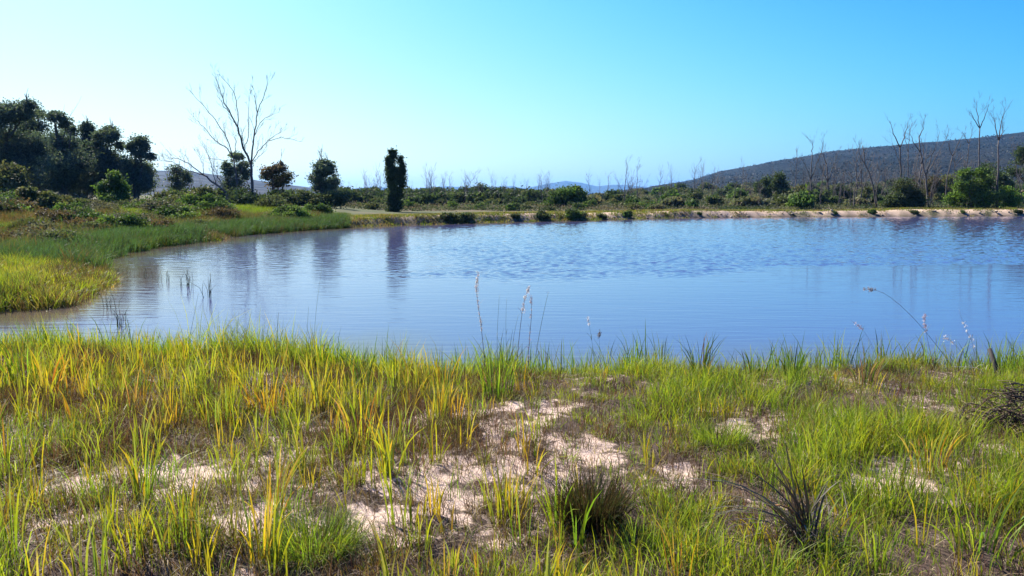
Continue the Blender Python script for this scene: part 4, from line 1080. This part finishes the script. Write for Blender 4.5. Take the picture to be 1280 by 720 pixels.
clump('reed_clump', 'spiky green reed clump right of the leaning dark one', 'reeds', 945, 482, 26, .36, .011, [GREEN, GREEN2, BROWN * 1.8], [3, 2, 1], .1, .25, .08)
clump('reed_clump', 'broad dark green reed clump crossing the waterline at centre right', 'reeds', 990, 482, 24, .36, .014, [DKGR, GREEN], [2, 2], .1, .2, .06)
clump('reed_clump', 'brown streaked reed clump where the green shore is tallest', 'reeds', 1080, 488, 34, .33, .011, [BROWN * 1.8, GREEN, STRAW * .7], [2, 2, 1], .2, .25, .09)
clump('reed_clump', 'dark pair of reed tips standing over the water near the gap', 'reeds', 455, 488, 10, .42, .013, [DKGR, GREEN * .7], [2, 1], .1, .25, .06)
clump('reed_clump', 'tall light green reed clump at the far left of the shore', 'reeds', 30, 490, 40, .52, .012, [GREEN2, LIME, GREEN], [3, 2, 2], .15, .2, .12)
clump('reed_clump', 'orange tipped reed clump among the light green shore grass', 'reeds', 62, 500, 22, .42, .012, [ORG, YEL, LIME], [2, 2, 1], .6, .2, .08)
clump('reed_clump', 'glowing orange yellow reeds above the brown stubble', 'reeds', 335, 520, 40, .34, .011, [ORG, YEL], [3, 2], .5, .25, .14)
clump('reed_clump', 'tall orange reeds in the lush grass at the right', 'reeds', 1160, 600, 26, .36, .011, [YEL, ORG, LIME], [3, 2, 1], .5, .18, .10)
clump('reed_clump', 'long green blades rising at the lower right corner', 'reeds', 1225, 700, 30, .38, .010, [LIME, GREEN2], [2, 2], .2, .35, .12)

# dead sedge with long dark fronds, lower right
x0, y0 = G(1010, 690); z0 = gz(x0, y0)
root = empty('dead_sedge', (x0, y0, z0)); tag(root, 'dead plant with long dark fronds fanning out to the left', 'plant')
DK = np.array([.028, .023, .02])
g = Geo()
fr = [(835, 588), (870, 622), (925, 600), (955, 578), (978, 545), (990, 580), (945, 630), (905, 592), (1052, 596), (860, 646), (1003, 596), (885, 608), (915, 625), (968, 590), (935, 612), (1030, 600), (880, 640), (898, 655), (960, 560), (1020, 620), (850, 604), (975, 610), (1045, 630), (922, 580)]
for (tx, ty) in fr:
    e = At(tx, ty, y0 + rng.uniform(-.15, .2)) - np.array([x0, y0, z0]); L_ = np.linalg.norm(e); h_ = math.hypot(e[0], e[1]); DK = [np.array([.03, .025, .02]), np.array([.05, .05, .025]), np.array([.08, .05, .03])][rng.integers(3)]
    b_ = np.array([[rng.uniform(-.05, .05), rng.uniform(-.05, .05), 0]])
    for q_ in range(2):
        blades(g, b_ + rng.normal(size=(1, 3)) * [.015, .015, 0], L_ * rng.uniform(.9, 1.02), rng.uniform(.009, .016), math.atan2(e[1], e[0]) + rng.normal() * .04, math.atan2(h_, e[2]) + rng.normal() * .03, DK * rng.uniform(1.2, 3.0), DK * rng.uniform(.8, 2.5), 6, rng.uniform(-.1, .12), twist=np.array([rng.uniform(0, 3.1)]))
for k in range(130):
    blades(g, rng.normal(size=(1, 3)) * [.07, .06, 0], rng.uniform(.12, .34), rng.uniform(.003, .007), rng.uniform(1.2, 5.0), rng.uniform(.3, 1.35), DK * rng.uniform(1, 4), DK * rng.uniform(1, 4), 4, .4)
g.build('fronds', M_dry, root)
g = Geo(); e = At(962, 632, y0) - np.array([x0, y0, z0])
tube(g, [e * t + np.array([.02, 0, .06 * math.sin(t * 3.1)]) for t in np.linspace(0, 1, 7)], [.006, .009, .009, .008, .006, .004, .002], np.array([.42, .20, .07]), 5)
g.build('orange_stalk', M_dry, root)
g = Geo(); p_ = At(1008, 662, y0 - .05) - np.array([x0, y0, z0]); tube(g, [p_ + np.array([.03, 0, -.05]), p_ + np.array([.015, 0, -.02]), p_ + np.array([-.01, 0, .02])], [.004, .006, .003], np.array([.45, .40, .33]), 5)
g.build('broken_stem', M_dry, root)

clump('reed_clump', 'yellow green blades growing up through the dead fronded plant', 'reeds', 1000, 684, 36, .30, .007, [LIME, GREEN2, YEL], [3, 3, 1], .2, .35, .22)

# twig heap, right edge
x0, y0 = G(1262, 545); z0 = gz(x0, y0)
g = Geo()
for k in range(420):
    a_ = rng.uniform(0, 6.28); r = rng.uniform(0, .30); c = np.array([math.cos(a_) * r * 1.15, math.sin(a_) * r, rng.uniform(0, .34) * (1 - (r / .34) ** 2) + .01])
    d = rng.normal(size=3) * [1, 1, .6]; d /= np.linalg.norm(d); ln = rng.uniform(.06, .22)
    cc = [BROWN * .7, BROWN * 1.6, STRAW * .6, np.array([.03, .025, .02])][rng.choice(4, p=[.35, .25, .15, .25])]
    tube(g, [c - d * ln / 2, c + rng.normal(size=3) * .008, c + d * ln / 2], [.0035, .003, .0015], cc, 4)
o = g.build('twig_heap', M_dry, origin=None); o.location = (x0, y0, z0); tag(o, 'heap of dead brown twigs lying in the grass by the shore', 'twigs')
# near-black wooden stake
b0 = At(1250, 500, 7.1); b1 = At(1237, 436, 7.3); zb = gz(b0[0], 7.1) - .05
g = Geo(); tube(g, [(b0[0], 7.1, zb), (b0[0] * .5 + b1[0] * .5, 7.2, (zb + b1[2]) / 2), (b1[0], 7.3, b1[2])], [.024, .022, .018], np.array([.014, .011, .009]), 8)
o = g.build('wooden_stake', M_bark, origin=(b0[0], 7.1, zb)); tag(o, 'short dark wooden stake leaning over the waterline', 'stake')

# thin stalks over the water
def stalk(name, label, cat, pts_px, D, r, col, head=None, group=None, headcol=(.75, .68, .62)):
    """stem through photo points at distance D; head: (number of tufts, length fraction)"""
    P = np.array([At(a, b, D) for a, b in pts_px]); P[:, 1] += np.linspace(0, .08, len(P))
    zg = gz(P[0, 0], D); P = np.concatenate([[[P[0, 0] + .01, D, zg - .02]], P])
    root = empty(name, tuple(P[0])); tag(root, label, cat, group)
    Q = P - P[0]
    tt = np.linspace(0, len(Q) - 1, 14); S_ = np.stack([np.interp(tt, np.arange(len(Q)), Q[:, c]) for c in range(3)], 1)
    for _ in range(2): S_[1:-1] = (S_[:-2] + 2 * S_[1:-1] + S_[2:]) / 4
    g = Geo(); tube(g, S_, np.linspace(r, r * .35, 14), np.array(col), 4)
    for k in range(3):
        i = rng.integers(3, 9); blades(g, S_[i:i + 1], .12, .004, rng.uniform(0, 6), .5, np.array(col) * 1.2, np.array(col), 3, .4)
    g.build('stem', M_dry, root)
    if head:
        g = Geo(); nh, fr = head
        for k in range(nh):
            t = 1 - fr * rng.random(); f = t * 13; i = min(int(f), 12); c = S_[i] * (1 - f + i) + S_[i + 1] * (f - i)
            m = 16; o3 = rng.normal(size=(m, 3)) * [.006, .006, .009]
            leaves(g, c + o3 + rng.normal(size=3) * .005, .005, np.array(headcol) * rng.uniform(.8, 1.15), 3.0)
        g.build('seed_head', M_dry, root)
    return root
PUR = (.16, .10, .10); GS = (.12, .14, .06)
stalk('feather_grass', 'feathery white headed stalk standing tallest over the water', 'grass stalk', [(607, 470), (603, 420), (598, 385), (594, 362), (597, 342)], 7.2, .0035, PUR, (34, .55))
stalk('feather_grass', 'feathery stalk with a bright white tuft at its bent tip', 'grass stalk', [(645, 470), (648, 430), (652, 395), (657, 368), (664, 358)], 7.2, .0035, PUR, (22, .35))
stalk('feather_grass', 'purple brown stalk between the white tuft and the dark blade', 'grass stalk', [(660, 470), (661, 430), (665, 395), (664, 372)], 7.3, .004, PUR, (14, .6), headcol=(.5, .42, .42))
stalk('grass_stalk', 'plain straight stalk left of the white tufted stalk', 'grass stalk', [(622, 470), (621, 420), (624, 370)], 7.1, .0025, GS)
stalk('grass_stalk', 'short plain stalk between the feathery stalks', 'grass stalk', [(634, 470), (632, 410), (633, 375)], 7.3, .0022, GS)
stalk('grass_stalk', 'dark blade leaning right of the feathery stalks', 'grass stalk', [(666, 470), (672, 430), (679, 395), (686, 366)], 7.2, .0032, GS)
stalk('grass_stalk', 'thin stalk curving left beneath the white tuft', 'grass stalk', [(640, 470), (641, 425), (648, 395)], 7.0, .0025, GS)
stalk('grass_stalk', 'long arching stalk with drooping tip over the water', 'grass stalk', [(1205, 480), (1182, 445), (1150, 402), (1118, 372), (1100, 362), (1083, 364)], 7.0, .003, (.20, .16, .15), (10, .16), headcol=(.35, .28, .25))
stalk('feather_grass', 'stalk with a soft pink white plume before the stake', 'grass stalk', [(1172, 480), (1165, 440), (1160, 412), (1161, 395)], 7.0, .0025, PUR, (14, .3), headcol=(.6, .48, .5))
stalk('feather_grass', 'fine pale stalk bending towards the dark stake', 'grass stalk', [(1236, 480), (1225, 445), (1208, 405), (1205, 388)], 7.0, .0022, (.3, .26, .22), (6, .5))
stalk('feather_grass', 'pale straw bent across the water left of the stake', 'grass stalk', [(1226, 480), (1212, 452), (1197, 430), (1187, 423)], 6.9, .0032, (.55, .48, .40), (6, .2))
stalk('grass_stalk', 'pale straw lying almost level beside the stake', 'grass stalk', [(1238, 490), (1232, 462), (1215, 460), (1196, 461)], 6.9, .003, (.55, .48, .38))
stalk('feather_grass', 'faint low stalk with a pinkish tip right of centre', 'grass stalk', [(1105, 480), (1098, 445), (1085, 415), (1068, 402)], 7.2, .0018, PUR, (6, .2), headcol=(.5, .38, .4))
stalk('feather_grass', 'thin stalk with a small white head right of the feathery group', 'grass stalk', [(745, 480), (742, 440), (738, 410), (735, 397)], 7.4, .002, GS, (5, .2))
stalk('grass_stalk', 'thin dark stalk ending in a small knob', 'grass stalk', [(752, 480), (751, 450), (750, 418)], 7.2, .0022, PUR, (8, .06), headcol=(.2, .15, .12))
stalk('grass_stalk', 'long dark stalk leaning over the calm left water', 'grass stalk', [(232, 470), (234, 430), (239, 400), (244, 368)], 7.8, .003, GS)
stalk('grass_stalk', 'thin pale green stalk reaching up near the tree reflections', 'grass stalk', [(392, 470), (391, 430), (394, 380), (402, 322)], 7.5, .0024, (.16, .2, .12))
stalk('grass_stalk', 'dark stalk standing upright left of the pale green one', 'grass stalk', [(344, 470), (344, 430), (345, 392)], 7.3, .004, GS)
stalk('grass_stalk', 'stalk leaning right over the dead tree reflection', 'grass stalk', [(300, 470), (302, 430), (312, 388)], 7.5, .0026, GS)
stalk('grass_stalk', 'upright blade between the dark and the pale green stalk', 'grass stalk', [(383, 470), (382, 420), (383, 385)], 7.3, .003, (.14, .2, .06))

# reeds standing in the shallow water on the left
for (px_, py_, hh_, nb_, lab) in [(150, 408, 30, 10, 'crooked twig reeds standing in the shallow left water'), (138, 385, 26, 8, 'thin reeds in the water behind the crooked twig reeds'), (262, 372, 30, 9, 'dark reed sprig in the calm water below the far shore'), (235, 358, 22, 14, 'pale reed sprigs in the middle of the calm water'), (205, 352, 16, 8, 'small sprigs in the water off the headland'), (182, 348, 15, 6, 'single sprig in the water nearest the headland'), (225, 318, 14, 14, 'fine reeds along the shallow edge of the left bay'), (152, 342, 12, 6, 'short sprigs beside the headland tip')]:
    x0, y0 = G(px_, py_, WZ); s = y0 / F
    g = Geo()
    for k in range(nb_):
        a_ = rng.uniform(0, 6.28); r = rng.random() * 10 * s
        b_ = np.array([math.cos(a_) * r, math.sin(a_) * r, -.12]); h = hh_ * s * rng.uniform(.5, 1.1); le = rng.normal() * .3
        P = [b_, b_ + [le * h * .3, 0, .12 + h * .5], b_ + [le * h * (1 if rng.random() < .6 else -.2), rng.normal() * .05, .12 + h]]
        tube(g, P, [.0045, .004, .002], np.array([.10, .10, .05]) * rng.uniform(.7, 1.5), 4)
    o = g.build('water_reeds', M_dry); o.location = (x0, y0, WZ); tag(o, lab, 'reeds')
